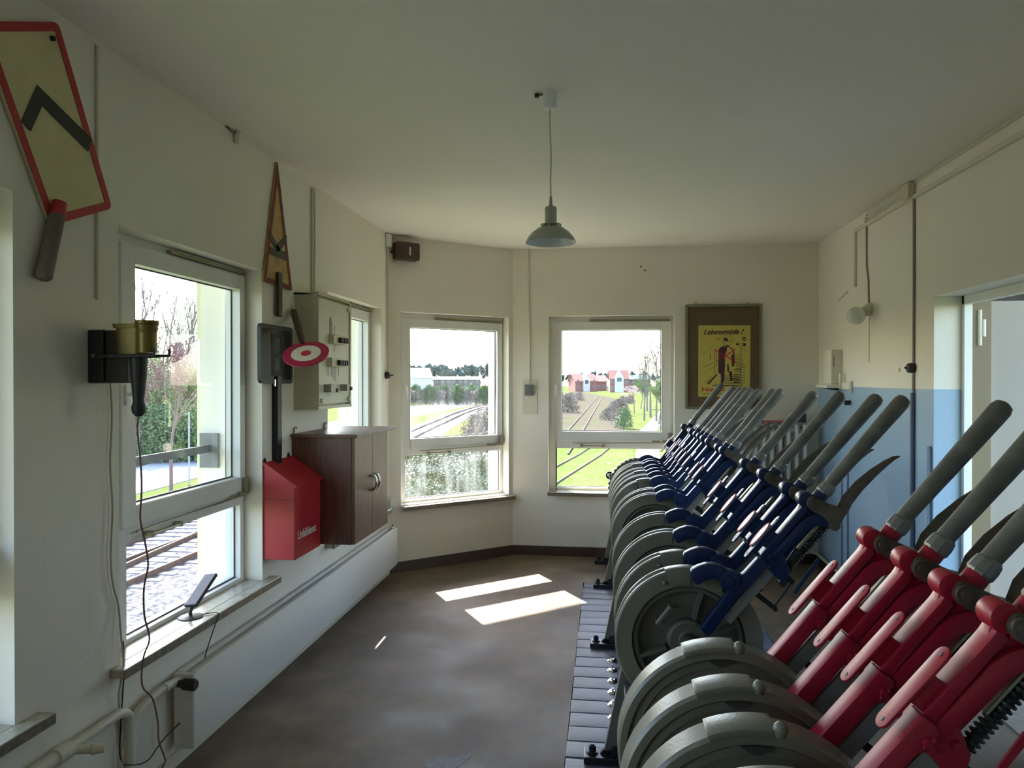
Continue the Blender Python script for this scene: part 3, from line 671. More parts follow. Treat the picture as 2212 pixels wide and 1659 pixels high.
chev = [on_x(u, v, XL+.02) for u, v in [(81, 183), (199, 300), (191, 327), (92, 228), (67, 284), (47, 262)]]
cz = [(p.y, p.z) for p in chev]
addp(t, 'black_angle', BLKSIGN, lambda g: (yz_prism(g, [cz[0], cz[1], cz[2], cz[3]], XL+.0187, XL+.020), yz_prism(g, [cz[0], cz[3], cz[4], cz[5]], XL+.0187, XL+.020)), smooth=0)
h0 = on_x(126, 452, XL+.03); h1 = on_x(92, 604, XL+.03)
addp(t, 'handle', WOODGREY, lambda g: g.tube([h0+(h1-h0)*f for f in (0, .1, .96, 1)], [.022, .024, .026, .018], 16))
addp(t, 'handle_bracket', REDSIGN, lambda g: g.tube([h0+(h1-h0)*f for f in (-.10, .09)], [.021, .0245], 12), smooth=30)
hp = on_x(114, 83, XL+.02); addp(t, 'hanging_nail', BLACK, lambda g: g.cyl(hp+V(-.01, 0, 0), hp+V(.006, 0, 0), .008, 10))
# 2 triangular K board
t = thing('triangle_sign', 'tall narrow triangular board with red border and letter K lying on its side', 'sign', (XL+.012, 3.69, 2.4))
q3 = [on_x(*p, XL+.012) for p in [(598, 347), (568, 607), (630, 628)]]; o2 = [(p.y, p.z) for p in q3]
addp(t, 'board', ORSIGN, lambda g: yz_prism(g, rounded(o2, .015), XL+.003, XL+.014), smooth=30)
addp(t, 'red_border', mat('sign_red_old', (.22, .028, .035), .6, noise=.3, nscale=20), lambda g: ring_yz(g, rounded(o2, .02, 5), [Vector(p) for p in rounded([tuple(q) for q in inset(o2, .026)], .006, 5)], XL+.0145, XL+.0165), smooth=0)
def pxpoly(root, name, m_, polys, x, th=.0015):
    def fn(g):
        for px in polys: yz_prism(g, [(p.y, p.z) for p in (on_x(u, v, x) for u, v in px)], x, x+th)
    return addp(root, name, m_, fn, smooth=0)
c3 = lambda x, y: (540+x/3.686, 330+y/3.686)
pxpoly(t, 'letter', BLKSIGN, [[c3(158, 748), c3(290, 792), c3(290, 862), c3(158, 806)], [c3(215, 790), c3(152, 672), c3(152, 612), c3(240, 770)], [c3(200, 748), c3(290, 655), c3(292, 702), c3(238, 782)]], XL+.0167)
p0 = on_x(602, 588, XL+.02); p1 = on_x(604, 685, XL+.02)
addp(t, 'handle', WOODDK, lambda g: g.box(XL+.014, XL+.032, p0.y-.024, p0.y+.024, p1.z, p0.z), smooth=0, bevel=.006)
# 3 dark board on a black post
t = thing('board_sign', 'square black board with faded grey letter and grey rim, standing on a black post', 'sign', (XL+.02, 3.67, 1.15))
q3 = [on_x(*p, XL+.02) for p in [(560, 697), (632, 709), (631, 829), (561, 828)]]; o3 = [(p.y, p.z) for p in q3]
addp(t, 'board', BOARDBLK, lambda g: yz_prism(g, rounded(o3, .03, 6), XL+.008, XL+.022), smooth=30)
addp(t, 'rim', GREYBLK, lambda g: ring_yz(g, rounded(o3, .03, 5), [Vector(p) for p in rounded([tuple(q) for q in inset(o3, .022)], .02, 5)], XL+.0222, XL+.0242), smooth=0)
c8 = lambda x, y: (550+x/8.733, 660+y/8.733)
pxpoly(t, 'letter', LETTERGREY, [[c8(318, 510), c8(385, 515), c8(385, 1330), c8(325, 1320)], [c8(385, 515), c8(490, 545), c8(490, 620), c8(385, 600)], [c8(385, 890), c8(540, 910), c8(540, 985), c8(385, 985)], [c8(490, 545), c8(545, 620), c8(545, 900), c8(500, 900)],
     [c8(500, 985), c8(550, 985), c8(550, 1250), c8(500, 1320)], [c8(385, 1235), c8(500, 1225), c8(500, 1320), c8(385, 1325)]], XL+.0225)
p0 = on_x(603, 812, XL+.03); p1 = on_x(604, 1010, XL+.03)
addp(t, 'post', BOARDBLK, lambda g: g.box(XL+.003, XL+.034, p0.y-.026, p0.y+.026, p1.z-.05, p0.z), smooth=0, bevel=.003)
addp(t, 'fixing_clip', CHROME, lambda g: g.box(XL+.022, XL+.03, p0.y-.05, p0.y-.04, 1.565, 1.60), smooth=0)
# 4 guard's paddle hanging
Pa = V(-1.752, 3.905, 1.995); Pc = V(-1.523, 3.55, 1.733); hd = (Pa-Pc).normalized()
rt_ = V(.992, .127, 0); wv = (rt_-hd*rt_.dot(hd)).normalized(); nn = wv.cross(hd).normalized()
if nn.z < 0: nn = -nn
t = thing('signal_paddle', 'round red and cream paddle with dark wooden handle hanging before the fuse box', 'paddle', Pc)
def ovd(r, h0, h1, m_, nm):
    g = M(); g.lathe([(.0001, h0), (r, h0), (r, h1), (.0001, h1)], (0, 0, 0), nn, 48, ref=wv); return g.build(nm, m_, t, smooth=30)
ovd(.117, -.004, .003, mat('paddle_red', (.34, .012, .04), .45), 'disc'); ovd(.075, .003, .0036, mat('paddle_cream', (.62, .55, .36), .5), 'cream_ring'); ovd(.026, .0036, .0042, REDSIGN, 'red_spot')
for nm, r in (('disc', .117),):
    g = M(); g.lathe([(.0001, -.0075), (.075, -.0075), (.075, -.0045), (.0001, -.0045)], (0, 0, 0), nn, 40, ref=wv); g.build('cream_ring', PLATEW, t, smooth=30)
a_ = hd*.10; b_ = Pa-Pc
g = M(); g.tube([a_, a_+(b_-a_)*.1, a_+(b_-a_)*.5, a_+(b_-a_)*.93, b_], [.012, .015, .019, .019, .008], 14); g.build('handle', WOODDK, t)
g = M(); e_ = V(XL+.002, 3.93, 2.075)-Pc; g.tube([b_, b_+V(-.004, .012, .03), e_, e_+V(0, .012, -.01), b_+V(.0, .02, .01), b_], .002, 6); g.build('wire_loop', CHROME, t)
# 5 fuse cabinet
t = thing('fuse_cabinet', 'cream wall-mounted fuse cabinet with two rows of fuses and label strips', 'cabinet', (XL, 4.21, 1.43))
y0, y1, z0, z1, xf = 3.941, 4.478, 1.428, 2.10, -1.616
addp(t, 'case', CREAMBOX, lambda g: (g.box(XL, xf-.03, y0, y1, z0, z1), g.box(XL, xf, y0, y0+.004, z0, z1), g.box(XL, xf, y1-.022, y1, z0, z1), g.box(XL, xf, y0, y1, z0, z0+.018), g.box(XL, xf, y0, y1, z1-.015, z1)), smooth=0, bevel=.002)
addp(t, 'panel', CREAMPANEL, lambda g: g.box(xf-.03, xf-.006, y0+.01, y1-.03, z0+.028, z1-.03), smooth=0, bevel=.002)
xp = xf-.006
def fpx(u, v): p = on_x(u, v, xp); return p.y, p.z
c9 = lambda x, y: fpx(680+x/6.143, 660+y/6.143)
for (a, b) in ((80, 1265), (440, 1235), (430, 55)):
    y_, z_ = c9(a, b); addp(t, 'corner_screw', CREAMPANEL, lambda g: g.cyl((xp, y_, z_), (xp+.014, y_, z_), .014, 12))
for (a0_, b0_, a1_, b1_) in ((180, 415, 350, 505), (155, 705, 350, 810)):
    ya_, za_ = c9(a0_, b1_); yb_, zb_ = c9(a1_, b0_)
    f = addp(t, 'fuse_block', CREAMBOX, lambda g: g.box(xp, xp+.035, ya_, yb_, min(za_, zb_), max(za_, zb_)), smooth=0, bevel=.002)
    for k in range(5):
        y_ = ya_+(yb_-ya_)*(.38+.13*k); z_ = (za_+zb_)/2
        g = M(); g.box(xp+.035, xp+.055, y_-.007, y_+.007, z_-.018, z_+.014); o = g.build('toggle', BLACKP, f, smooth=0, bevel=.002); o.location = (0, 0, 0)
def lbl(root, a, b, c, d, m_, nm='label_strip', th=.001):
    ya_, za_ = c9(a, d); yb_, zb_ = c9(c, b)
    return addp(root, nm, m_, lambda g: g.box(xp, xp+th, ya_, yb_, min(za_, zb_), max(za_, zb_)), smooth=0)
LAB = mat('label_grey', (.30, .30, .33), .7)
for q in ((192, 170, 200, 408), (205, 150, 220, 408), (222, 215, 228, 408), (256, 265, 262, 408), (256, 515, 261, 610), (160, 815, 164, 935), (178, 815, 183, 935), (216, 815, 221, 930), (236, 815, 242, 965), (258, 815, 263, 1000), (276, 815, 281, 1005), (312, 815, 317, 930), (130, 1172, 170, 1178), (130, 1200, 170, 1206), (194, 1172, 199, 1204), (334, 1160, 370, 1166)):
    lbl(t, *q, LAB)
for q in ((120, 1045, 190, 1150, .045), (335, 1045, 370, 1135, .045)):
    s1 = lbl(t, q[0], q[1], q[2], q[3], mat('switch_grey', (.35, .34, .28), .5), 'switch_body', q[4])
lbl(t, 190, 1040, 245, 1145, BLACK, 'switch_plate', .003); lbl(t, 196, 1048, 238, 1137, WHITE, 'switch_face', .005)
for a, b in ((205, 1125), (392, 1100)):
    y_, z_ = c9(a, b); addp(t, 'knob', BLACKP, lambda g: g.cyl((xp, y_, z_), (xp+.05, y_, z_), .012, 12))
# cables above the cabinet
t = tag(M().tube([(XL+.008, 4.19, 2.76), (XL+.008, 4.19, 2.11)], .007, 8).build('cable', CABLEW), 'painted cable running from the ceiling down to the fuse cabinet, thicker of the pair', 'cable', 'cables above the fuse cabinet')
t = tag(M().tube([(XL+.006, 4.235, 2.77), (XL+.006, 4.238, 2.45), (XL+.006, 4.23, 2.3), (XL+.006, 4.225, 2.11)], .0045, 8).build('cable', CABLEW), 'thin wavy painted cable beside the thicker one above the fuse cabinet', 'cable', 'cables above the fuse cabinet')
t = tag(M().tube([(XL+.006, 2.325, 2.765), (XL+.006, 2.32, 1.88)], .005, 8).build('cable', CABLEW), 'painted cable running down the wall behind the slanted yellow board', 'cable')
# 6 brown cabinet
y0, y1, z0, z1, xf = 3.912, 4.542, .668, 1.272, -1.394
t = thing('wall_cabinet', 'brown wooden two-door wall cabinet with chrome handles between the windows', 'cabinet', (XL, 4.2, z0))
addp(t, 'body', CABWOOD, lambda g: g.box(XL, xf-.02, y0, y1, z0, z1), smooth=0, bevel=.002)
addp(t, 'top_board', CABTOP, lambda g: g.prism([(XL, y0-.02, z1), (xf+.02, y0-.015, z1), (xf+.03, y1+.09, z1), (XL, y1+.09, z1)], [(XL, y0-.02, z1+.02), (xf+.02, y0-.015, z1+.02), (xf+.03, y1+.09, z1+.02), (XL, y1+.09, z1+.02)]), smooth=0, bevel=.002)
for k, (a, b, hy) in enumerate(((y0+.003, (y0+y1)/2-.0015, 4.205), ((y0+y1)/2+.0015, y1-.003, 4.262))):
    d = addp(t, 'door', CABWOOD, lambda g: g.box(xf-.019, xf, a, b, z0+.002, z1-.001), smooth=0, bevel=.0015)
    g = M(); g.tube([(xf, hy, .935), (xf+.018, hy, .94), (xf+.030, hy, .955), (xf+.034, hy, .98), (xf+.030, hy, 1.005), (xf+.018, hy, 1.02), (xf, hy, 1.025)], [.010, .009, .0075, .0075, .0075, .009, .010], 10); g.build('handle', CHROME, d)
for y_ in (3.935, 4.385):
    addp(t, 'hanging_hook', BRASSOLD, lambda g: (g.tube([(XL+.004, y_, 1.28), (XL+.006, y_, 1.325), (XL+.018, y_, 1.33), (XL+.02, y_, 1.318)], .005, 8)))
# 7 red box
y0, y1, z0, xf = 3.566, 3.905, .663, -1.592
t = thing('red_wall_box', 'red wooden letter box with sloping lid lettered Unfalldienst', 'box', (XL, 3.73, z0))
ch_ = [(XL, z0), (xf, z0), (xf, 1.047), (XL+.012, 1.152), (XL, 1.152)]
addp(t, 'body', REDBOX, lambda g: g.prism([(a, y0, b) for a, b in ch_], [(a, y1, b) for a, b in ch_]), smooth=0, bevel=.0015)
lid = addp(t, 'lid', REDBOX, lambda g: g.prism([(a, y0-.006, b) for a, b in [(xf+.010, 1.036), (xf+.010, 1.050), (XL+.010, 1.167), (XL, 1.167), (XL, 1.153)]], [(a, y1+.006, b) for a, b in [(xf+.010, 1.036), (xf+.010, 1.050), (XL+.010, 1.167), (XL, 1.167), (XL, 1.153)]]), smooth=0, bevel=.001)
addp(t, 'side_seam', mat('seam_dark', (.10, .01, .015), .6), lambda g: (g.box(XL+.01, xf-.01, y0-.0008, y0+.001, .975, .9775), g.box(xf-.006, xf-.0045, y0-.0008, y0+.001, z0, 1.03)), smooth=0)
for y_ in (3.572, 3.86):
    addp(t, 'hanging_eye', BLACK, lambda g: g.tube([(XL+.006, y_-.008, 1.15), (XL+.006, y_-.008, 1.18), (XL+.006, y_, 1.188), (XL+.006, y_+.008, 1.18), (XL+.006, y_+.008, 1.15)], .004, 6))
text('Unfalldienst', .062, INKW, (xf+.001, 3.600, .762), (0, 1, 0), (0, 0, 1), t, width=.235, bold=.0008)
# 8 microphone / horn on wall bracket by the window
t = thing('hand_microphone', 'brass hand microphone with black tapered grip resting in a dark wall bracket', 'microphone', (-1.58, 2.25, 1.68))
def mp(fn, nm, m_, **k): return addp(t, nm, m_, fn, **k)
bz0, bz1 = 1.686, 1.787
mp(lambda g: g.prism([(a, b, bz0) for a, b in rounded([(-1.628, 2.235), (-1.628, 2.315), (-1.540, 2.315), (-1.540, 2.235)], .022)], [(a*1.0, b, bz1) for a, b in rounded([(-1.634, 2.232), (-1.634, 2.318), (-1.535, 2.318), (-1.535, 2.232)], .022)]), 'housing', BRASS, smooth=40)
mp(lambda g: g.prism([(a, b, bz1-.014) for a, b in rounded([(-1.640, 2.226), (-1.640, 2.322), (-1.535, 2.322), (-1.535, 2.226)], .024)], [(a, b, bz1) for a, b in rounded([(-1.643, 2.224), (-1.643, 2.324), (-1.535, 2.324), (-1.535, 2.224)], .024)]), 'rim', BRASS, smooth=30)
mp(lambda g: g.tube([(-1.517, 2.24, bz0+.004), (-1.517, 2.24, 1.758), (-1.517, 2.24, 1.762), (-1.517, 2.24, 1.782), (-1.517, 2.24, 1.786), (-1.517, 2.24, 1.797)], [.030, .031, .033, .034, .037, .037], 20), 'mouthpiece', BRASS, smooth=25)
hx, hy = -1.572, 2.275
mp(lambda g: g.tube([(hx, hy, 1.682), (hx, hy, 1.665), (hx, hy, 1.62), (hx, hy, 1.56), (hx, hy, 1.525), (hx, hy, 1.518), (hx, hy, 1.505), (hx, hy, 1.488), (hx, hy, 1.475)], [.029, .0285, .0265, .021, .0175, .020, .0235, .021, .010], 18), 'grip', BLACKP)
t = thing('microphone_bracket', 'black and brown wooden wall bracket with forked black arms', 'bracket', (XL, 2.3, 1.68))
mp(lambda g: g.box(XL, -1.705, 2.278, 2.36, 1.587, 1.772), 'back_block', BLACK, smooth=0, bevel=.006)
mp(lambda g: g.box(-1.705, -1.622, 2.285, 2.345, 1.588, 1.770), 'side_block', mat('block_brown', (.030, .02, .016), .5), smooth=0, bevel=.006)
for y_ in (2.232, 2.318):
    mp(lambda g: g.tube([(-1.70, y_, 1.678), (-1.56, y_, 1.680), (-1.487, y_, 1.682), (-1.487, y_, 1.705)], .0055, 8), 'fork_arm', BLACK)
mp(lambda g: g.tube([(-1.64, 2.226, 1.679), (-1.64, 2.33, 1.679)], .005, 8), 'fork_bridge', BLACK)
mp(lambda g: g.cyl((-1.74, 2.279, 1.682), (-1.74, 2.272, 1.682), .007, 10), 'screw', BRASSOLD)
# cords
def cable(name, pts, r, m_, label, cat, group=None, n=6, sub=4):
    P_ = [Vector(p) for p in pts]; out = []
    for i in range(len(P_)-1):
        p0_ = P_[max(i-1, 0)]; p1_ = P_[i]; p2_ = P_[i+1]; p3_ = P_[min(i+2, len(P_)-1)]
        for k in range(sub):
            u = k/sub; out.append(.5*((2*p1_)+(p2_-p0_)*u+(2*p0_-5*p1_+4*p2_-p3_)*u*u+(3*p1_-p0_-3*p2_+p3_)*u**3))
    out.append(P_[-1]); g = M(); g.tube(out, r, n); return tag(g.build(name, m_), label, cat, group)
xs = -1.60
cable('cord', [(hx, hy, 1.476)]+[on_x(u, v, xs) for u, v in [(297, 930), (304, 1000), (306, 1060), (303, 1120), (313, 1170), (320, 1220), (311, 1270), (312, 1330), (323, 1380)]]+[on_x(u, v, -1.64) for u, v in [(310, 1420), (307, 1480), (330, 1510), (341, 1560), (343, 1600), (357, 1640), (352, 1656)]]+[on_z(330, 1700, .01)], .0032, CORDR, 'red-brown wavy cord hanging from the brass microphone to the floor', 'cord')
cable('cord', [on_x(u, v, XL+.012) for u, v in [(238, 828), (242, 900), (238, 1000), (243, 1100), (239, 1200), (244, 1262), (256, 1310)]]+[on_x(u, v, XL+.03) for u, v in [(262, 1380), (267, 1440), (256, 1500), (262, 1545), (274, 1580), (262, 1625), (270, 1665), (262, 1690)]], .0032, CORDG, 'pale cord running down the wall from the microphone bracket', 'cord')
cable('cord', [on_x(u, v, XL+.006) for u, v in [(266, 1385), (268, 1440), (265, 1500), (261, 1560), (259, 1630), (268, 1650)]], .0025, BLACKP, 'thin straight black cord on the wall left of the first window sill', 'cord')
cable('cord', [on_x(u, v, -1.72) for u, v in [(268, 1652), (300, 1651), (322, 1640), (342, 1612), (360, 1590), (388, 1562)]], .0028, BLACKP, 'black cord curving from the floor up behind the radiator end', 'cord')
# radiator
t = thing('panel_radiator', 'long white flat panel radiator under the left windows', 'radiator', (-1.69, 4.1, .11))
ry0, ry1, rz0, rz1 = 2.765, 5.67, .108, .404
FX = -1.66
def slab(x0, x1, a, b, z0, z1, r=.012): return lambda g: g.prism([(p[0], p[1], z0) for p in rounded([(x0, a), (x1, a), (x1, b), (x0, b)], r)], [(p[0], p[1], z1) for p in rounded([(x0, a), (x1, a), (x1, b), (x0, b)], r)])
addp(t, 'front_panel', RADW, slab(FX-.028, FX, ry0, ry1, rz0, rz1), smooth=40, bevel=.004)
addp(t, 'back_panel', RADW, slab(-1.748, -1.720, ry0, ry1-.01, rz0, rz1-.004), smooth=0, bevel=.004)
addp(t, 'end_panel', RADW, slab(-1.75, FX+.003, ry0-.022, ry0+.004, rz0-.016, rz1-.006, .014), smooth=40, bevel=.004)
for y_ in (3.3, 4.62, 5.45):
    addp(t, 'bracket', RADW, lambda g: g.tube([(-1.755, y_, .125), (-1.73, y_, .092), (-1.69, y_, .088), (-1.675, y_, .112)], .009, 8))
addp(t, 'air_vent', CHROME, lambda g: (g.cyl((-1.69, ry1-.05, rz1-.03), (-1.69, ry1-.05, rz1+.035), .007, 8), g.box(-1.71, -1.675, ry1-.07, ry1-.03, rz1-.01, rz1+.008)))
addp(t, 'valve_body', PIPEC, lambda g: (g.cyl((-1.72, 2.64, .385), (-1.72, 2.74, .375), .018, 12),))
addp(t, 'thermostat_knob', BLACKP, lambda g: g.tube([(-1.71, 2.715, .372), (-1.69, 2.715, .371), (-1.682, 2.715, .371), (-1.636, 2.715, .370), (-1.630, 2.715, .370)], [.014, .016, .023, .024, .019], 14), smooth=30)
hpipe = cable('heating_pipe', [(-1.735, 1.0, .395), (-1.735, 1.9, .396), (-1.735, 2.33, .396), (-1.735, 2.40, .394), (-1.735, 2.44, .37), (-1.735, 2.45, .32), (-1.735, 2.45, .0)], .0175, PIPEC, 'cream heating pipe along the wall turning down to the floor', 'pipe', n=12)
cable('heating_pipe', [(-1.735, 2.452, .29), (-1.735, 2.47, .335), (-1.73, 2.52, .365), (-1.725, 2.58, .38), (-1.72, 2.66, .385)], .0155, PIPEC, 'short cream pipe arching up to the radiator valve', 'pipe', n=12)
vp = (-1.735, 2.13, .395)
g = M(); g.tube([V(*vp)+V(0, a, 0) for a in (-.14, -.05, -.045, .02, .03)], [.0235, .0235, .029, .029, .0185], 14); g.build('valve_body', PIPEC, hpipe, smooth=30)
g = M(); g.tube([V(*vp)+V(*q) for q in ((.01, .03, -.01), (.05, .055, -.018), (.055, .057, -.018), (.085, .075, -.02))], [.014, .014, .018, .016], 12); g.build('valve_stub', PIPEC, hpipe, smooth=30)
# small dark panel on the sill
t = thing('flat_antenna', 'small black flat panel tilted on a stand, on the window sill', 'antenna', (-1.80, 2.955, .558))
g = M(); g.lathe([(.0001, 0), (.052, 0), (.052, .004), (.03, .010), (.0001, .012)], (0, 0, 0), (0, 0, 1), 24, ref=(1, 0, 0)); g.build('base', BLACKP, t)
g = M(); g.tube([(0, 0, .008), (0, .0, .028), (.0, .02, .045)], .008, 8); g.build('stem', BLACKP, t)
uy = V(.02, .86, .50).normalized(); ux = V(.85, -.10, .12); ux = (ux-uy*ux.dot(uy)).normalized(); 
g = M(); c = V(.0, .085, .095); g.obox(c, ux, uy, ux.cross(uy).normalized(), .066, .19, .016); g.build('panel', BLACKP, t, smooth=0, bevel=.005)
cable('cord', [(-1.765, 2.985, .562), (-1.73, 3.01, .563), (-1.702, 3.01, .562), (-1.698, 3.0, .545), (-1.70, 2.965, .50), (-1.705, 2.93, .44), (-1.708, 2.91, .40)], .0022, BLACKP, 'black cord of the flat antenna dropping behind the radiator', 'cord')
# hanging nail bits
# corner conduit with switch on the left
t = thing('corner_switch', 'painted cable with small dark rotary switch in the left corner', 'switch', (XL+.02, 5.70, 1.63))
addp(t, 'cable', CABLEW, lambda g: g.tube([(XL+.012, 5.71, 2.75), (XL+.012, 5.712, 1.65)], .007, 8))
addp(t, 'junction_box', WHITE, lambda g: g.box(XL, XL+.04, 5.68, 5.75, 2.68, 2.785), smooth=0, bevel=.008)
addp(t, 'switch_body', BLACKP, lambda g: g.tube([(XL, 5.69, 1.635), (XL+.01, 5.69, 1.635), (XL+.035, 5.69, 1.635), (XL+.04, 5.69, 1.635)], [.028, .028, .024, .015], 16), smooth=30)
addp(t, 'toggle', BLACKP, lambda g: g.tube([(XL+.04, 5.69, 1.635), (XL+.065, 5.69, 1.635)], .006, 8))
# brown device on the angled wall
def chp(u, v, e): s_, z_ = ch_se(u, v, e); return Wc(s_, e, z_)
t = thing('brown_relay_box', 'dark brown rounded box fixed high on the angled wall', 'box', chp(878, 545, -.04))
s0_, zz0 = ch_se(853, 560, -.06); s1_, zz1 = ch_se(904, 527, -.06)
def fn(g):
    q = rounded([(s0_, zz0), (s1_, zz0), (s1_, zz1), (s0_, zz1)], .02); g.prism([Wc(a, -.01, b) for a, b in q], [Wc(a, -.09, b) for a, b in q])
addp(t, 'case', BROWNBAK, fn, smooth=40, bevel=.006)
addp(t, 'label_strip', CREAMPANEL, lambda g: bx(g, Wc, (s0_+s1_)/2+.01, (s0_+s1_)/2+.022, -.0915, -.09, (zz0+zz1)/2-.035, (zz0+zz1)/2+.035), smooth=0)
addp(t, 'backing_plate', CREAMBOX, lambda g: bx(g, Wc, .03, s0_+.03, -.012, 0, zz0-.02, zz1+.05), smooth=0)
addp(t, 'terminal', BLACKP, lambda g: g.cyl(Wc(s0_-.02, -.03, (zz0+zz1)/2-.01), Wc(s0_+.01, -.03, (zz0+zz1)/2-.01), .012, 10))
# socket low in the corner
t = thing('wall_socket', 'small white socket box low in the left corner beside the angled window', 'socket', Wc(.02, -.01, .58))
addp(t, 'box', WHITE, lambda g: bx(g, Wc, .002, .055, -.03, 0, .545, .615), smooth=0, bevel=.004)
# back wall: cable with socket between the windows
t = thing('wall_switch', 'grey switch on a white backing plate below a painted cable, between the far windows', 'switch', (-.67, YF, 1.5))
addp(t, 'backing_plate', PIPEC, lambda g: g.box(-.745, -.61, YF-.008, YF, 1.285, 1.60), smooth=0, bevel=.002)
addp(t, 'switch_body', mat('switch_dark_grey', (.16, .17, .18), .5), lambda g: g.box(-.722, -.648, YF-.045, YF-.008, 1.455, 1.555), smooth=0, bevel=.006)
addp(t, 'cable', CABLEW, lambda g: g.tube([(-.686, YF-.008, 2.785), (-.684, YF-.008, 2.3), (-.678, YF-.008, 2.0), (-.678, YF-.008, 1.55)], .006, 8))
# framed poster
t = thing('notice_board', 'brown hardboard notice board in an olive metal frame hanging on the back wall', 'board', (1.04, YF, 1.80))
bx0, bx1, bz0, bz1 = .708, 1.364, 1.343, 2.262
addp(t, 'backing', CORK, lambda g: g.box(bx0+.015, bx1-.015, YF-.02, YF-.006, bz0+.015, bz1-.015), smooth=0)
def fr_(g):
    ringbx(g, Wf, (bx0, bx1, bz0, bz1), (bx0+.024, bx1-.024, bz0+.018, bz1-.022), -.034, -.004)
addp(t, 'frame', FRAMEOL, fr_, smooth=0, bevel=.003)
for x_ in (.80, 1.245):
    addp(t, 'hanging_hook', BRASSOLD, lambda g: g.tube([(x_-.012, YF-.012, bz1-.002), (x_, YF-.012, bz1+.02), (x_+.012, YF-.012, bz1-.002)], .0035, 6))
po = thing('poster', 'yellow warning poster with a man in hat and coat crossed out in red', 'poster', (1.045, YF-.021, 1.77))
yp = YF-.0215
c7 = lambda x, y: (1500+x/9.214, 690+y/9.214)
def pz(x, y, d=0): return on_y(*c7(x, y), yp-d)
addp(po, 'paper', PAPERY, lambda g: g.prism([pz(80, 118), pz(1117, 118), pz(1105, 1540), pz(75, 1540)], [pz(80, 118, .0008), pz(1117, 118, .0008), pz(1105, 1540, .0008), pz(75, 1540, .0008)]), smooth=0)
def ink(nm, m_, polys, d):
    def fn(g):
        for q in polys: g.prism([pz(x, y, d) for x, y in q], [pz(x, y, d+.0004) for x, y in q])
    return addp(po, nm, m_, fn, smooth=0)
def ln(x0, y0, x1, y1, w_, w2=None):
    d = Vector((x1-x0, y1-y0)).normalized(); n_ = Vector((-d.y, d.x)); w2 = w_ if w2 is None else w2
    return [(x0+n_.x*w_/2, y0+n_.y*w_/2), (x1+n_.x*w2/2, y1+n_.y*w2/2), (x1-n_.x*w2/2, y1-n_.y*w2/2), (x0-n_.x*w_/2, y0-n_.y*w_/2)]
# tracks
TR = [ln(400, 600, 400, 1080, 7), ln(430, 640, 440, 940, 8), ln(930, 560, 930, 1330, 8, 14), ln(960, 800, 962, 960, 8), ln(930, 560, 890, 540, 8), ln(150, 1110, 390, 950, 4), ln(190, 945, 370, 865, 9, 5), ln(315, 680, 315, 800, 10), ln(300, 590, 400, 500, 5), ln(560, 380, 640, 310, 6), ln(700, 310, 800, 430, 6), ln(800, 440, 860, 450, 5), ln(940, 560, 1060, 650, 4), ln(640, 305, 700, 310, 4), ln(450, 1090, 270, 1290, 26, 34), ln(170, 680, 200, 650, 9)]
TR += [ln(820, 690+i*36, 905+i*3, 692+i*36, 5+i*.7) for i in range(10)]
TR += [ln(780+0*i, 990+i*52, 920, 1000+i*52, 12+i*2) for i in range(6)]
TR += [ln(600, 1130+i*46, 900, 1130+i*46, 10+i*2) for i in range(5)]
TR += [ln(960, 900+i*52, 1010, 905+i*52, 10) for i in range(8)]
TR += [ln(200+i*36, 1250-i*36, 330+i*20, 1262-i*34, 9) for i in range(4)]
TR += [ln(360, 1312, 700, 1312, 16), ln(830, 490, 880, 490, 40, 30), ln(870, 480, 980, 480, 8), ln(870, 505, 980, 540, 8), ln(970, 500, 1022, 505, 62), ln(690, 430, 750, 435, 12), ln(455, 385, 475, 388, 26), ln(500, 378, 520, 378, 16)]
ink('track_drawing', INKV, TR, .0010)
# man
man = [[(575, 430), (583, 385), (610, 362), (650, 372), (672, 405), (675, 448), (600, 440)],
       [(595, 520), (560, 535), (500, 570), (482, 620), (478, 820), (476, 1060), (530, 1080), (600, 1060), (608, 900), (606, 700), (612, 560)],
       [(612, 540), (650, 500), (690, 520), (700, 550), (650, 545), (640, 640), (610, 700)], [(700, 550), (760, 580), (800, 680), (805, 840), (785, 940), (745, 930), (735, 700), (770, 700), (765, 620), (690, 560)],
       [(525, 1070), (600, 1050), (600, 1180), (580, 1270), (545, 1305), (515, 1300), (530, 1180)], [(680, 1030), (750, 1040), (745, 1130), (765, 1190), (750, 1225), (710, 1215), (705, 1150)],
       [(655, 890), (680, 890), (690, 1030), (655, 1040)], [(583, 455), (595, 455), (600, 505), (588, 500)]]
ink('man_drawing', INKV, man, .0016)
ink('man_face', PAPEROLD, [[(598, 448), (650, 450), (648, 490), (625, 518), (602, 505)]], .0017)
ink('hat_band', PAPEROLD, [ln(580, 428, 672, 432, 9)], .0022)
ink('red_cross', INKR, [ln(398, 600, 830, 845, 20), ln(445, 825, 815, 600, 20)], .0026)
circ = [(992+40*math.cos(a*PI/9), 388+42*math.sin(a*PI/9)) for a in range(18)]
ink('emblem', INKV, [circ], .0010); ink('emblem_mark', PAPEROLD, [[(965, 375), (992, 385), (1020, 372), (1012, 395), (992, 412), (970, 395)]], .0017)
text('Lebensmüde !', .062, INKV, pz(175, 300, .001), (1, 0, 0.012), (0, 0, 1), po, shear=.45, width=.345, extrude=.0003, bold=.0015)
text('Nie im Gleis', .050, INKR, pz(142, 1432, .001), (1, 0, 0), (0, 0, 1), po, width=.36, extrude=.0003, bold=.001)
ink('small_print', INKV, [ln(170+i*62, 1480, 170+i*62+46, 1478, 9) for i in range(13)], .0010)
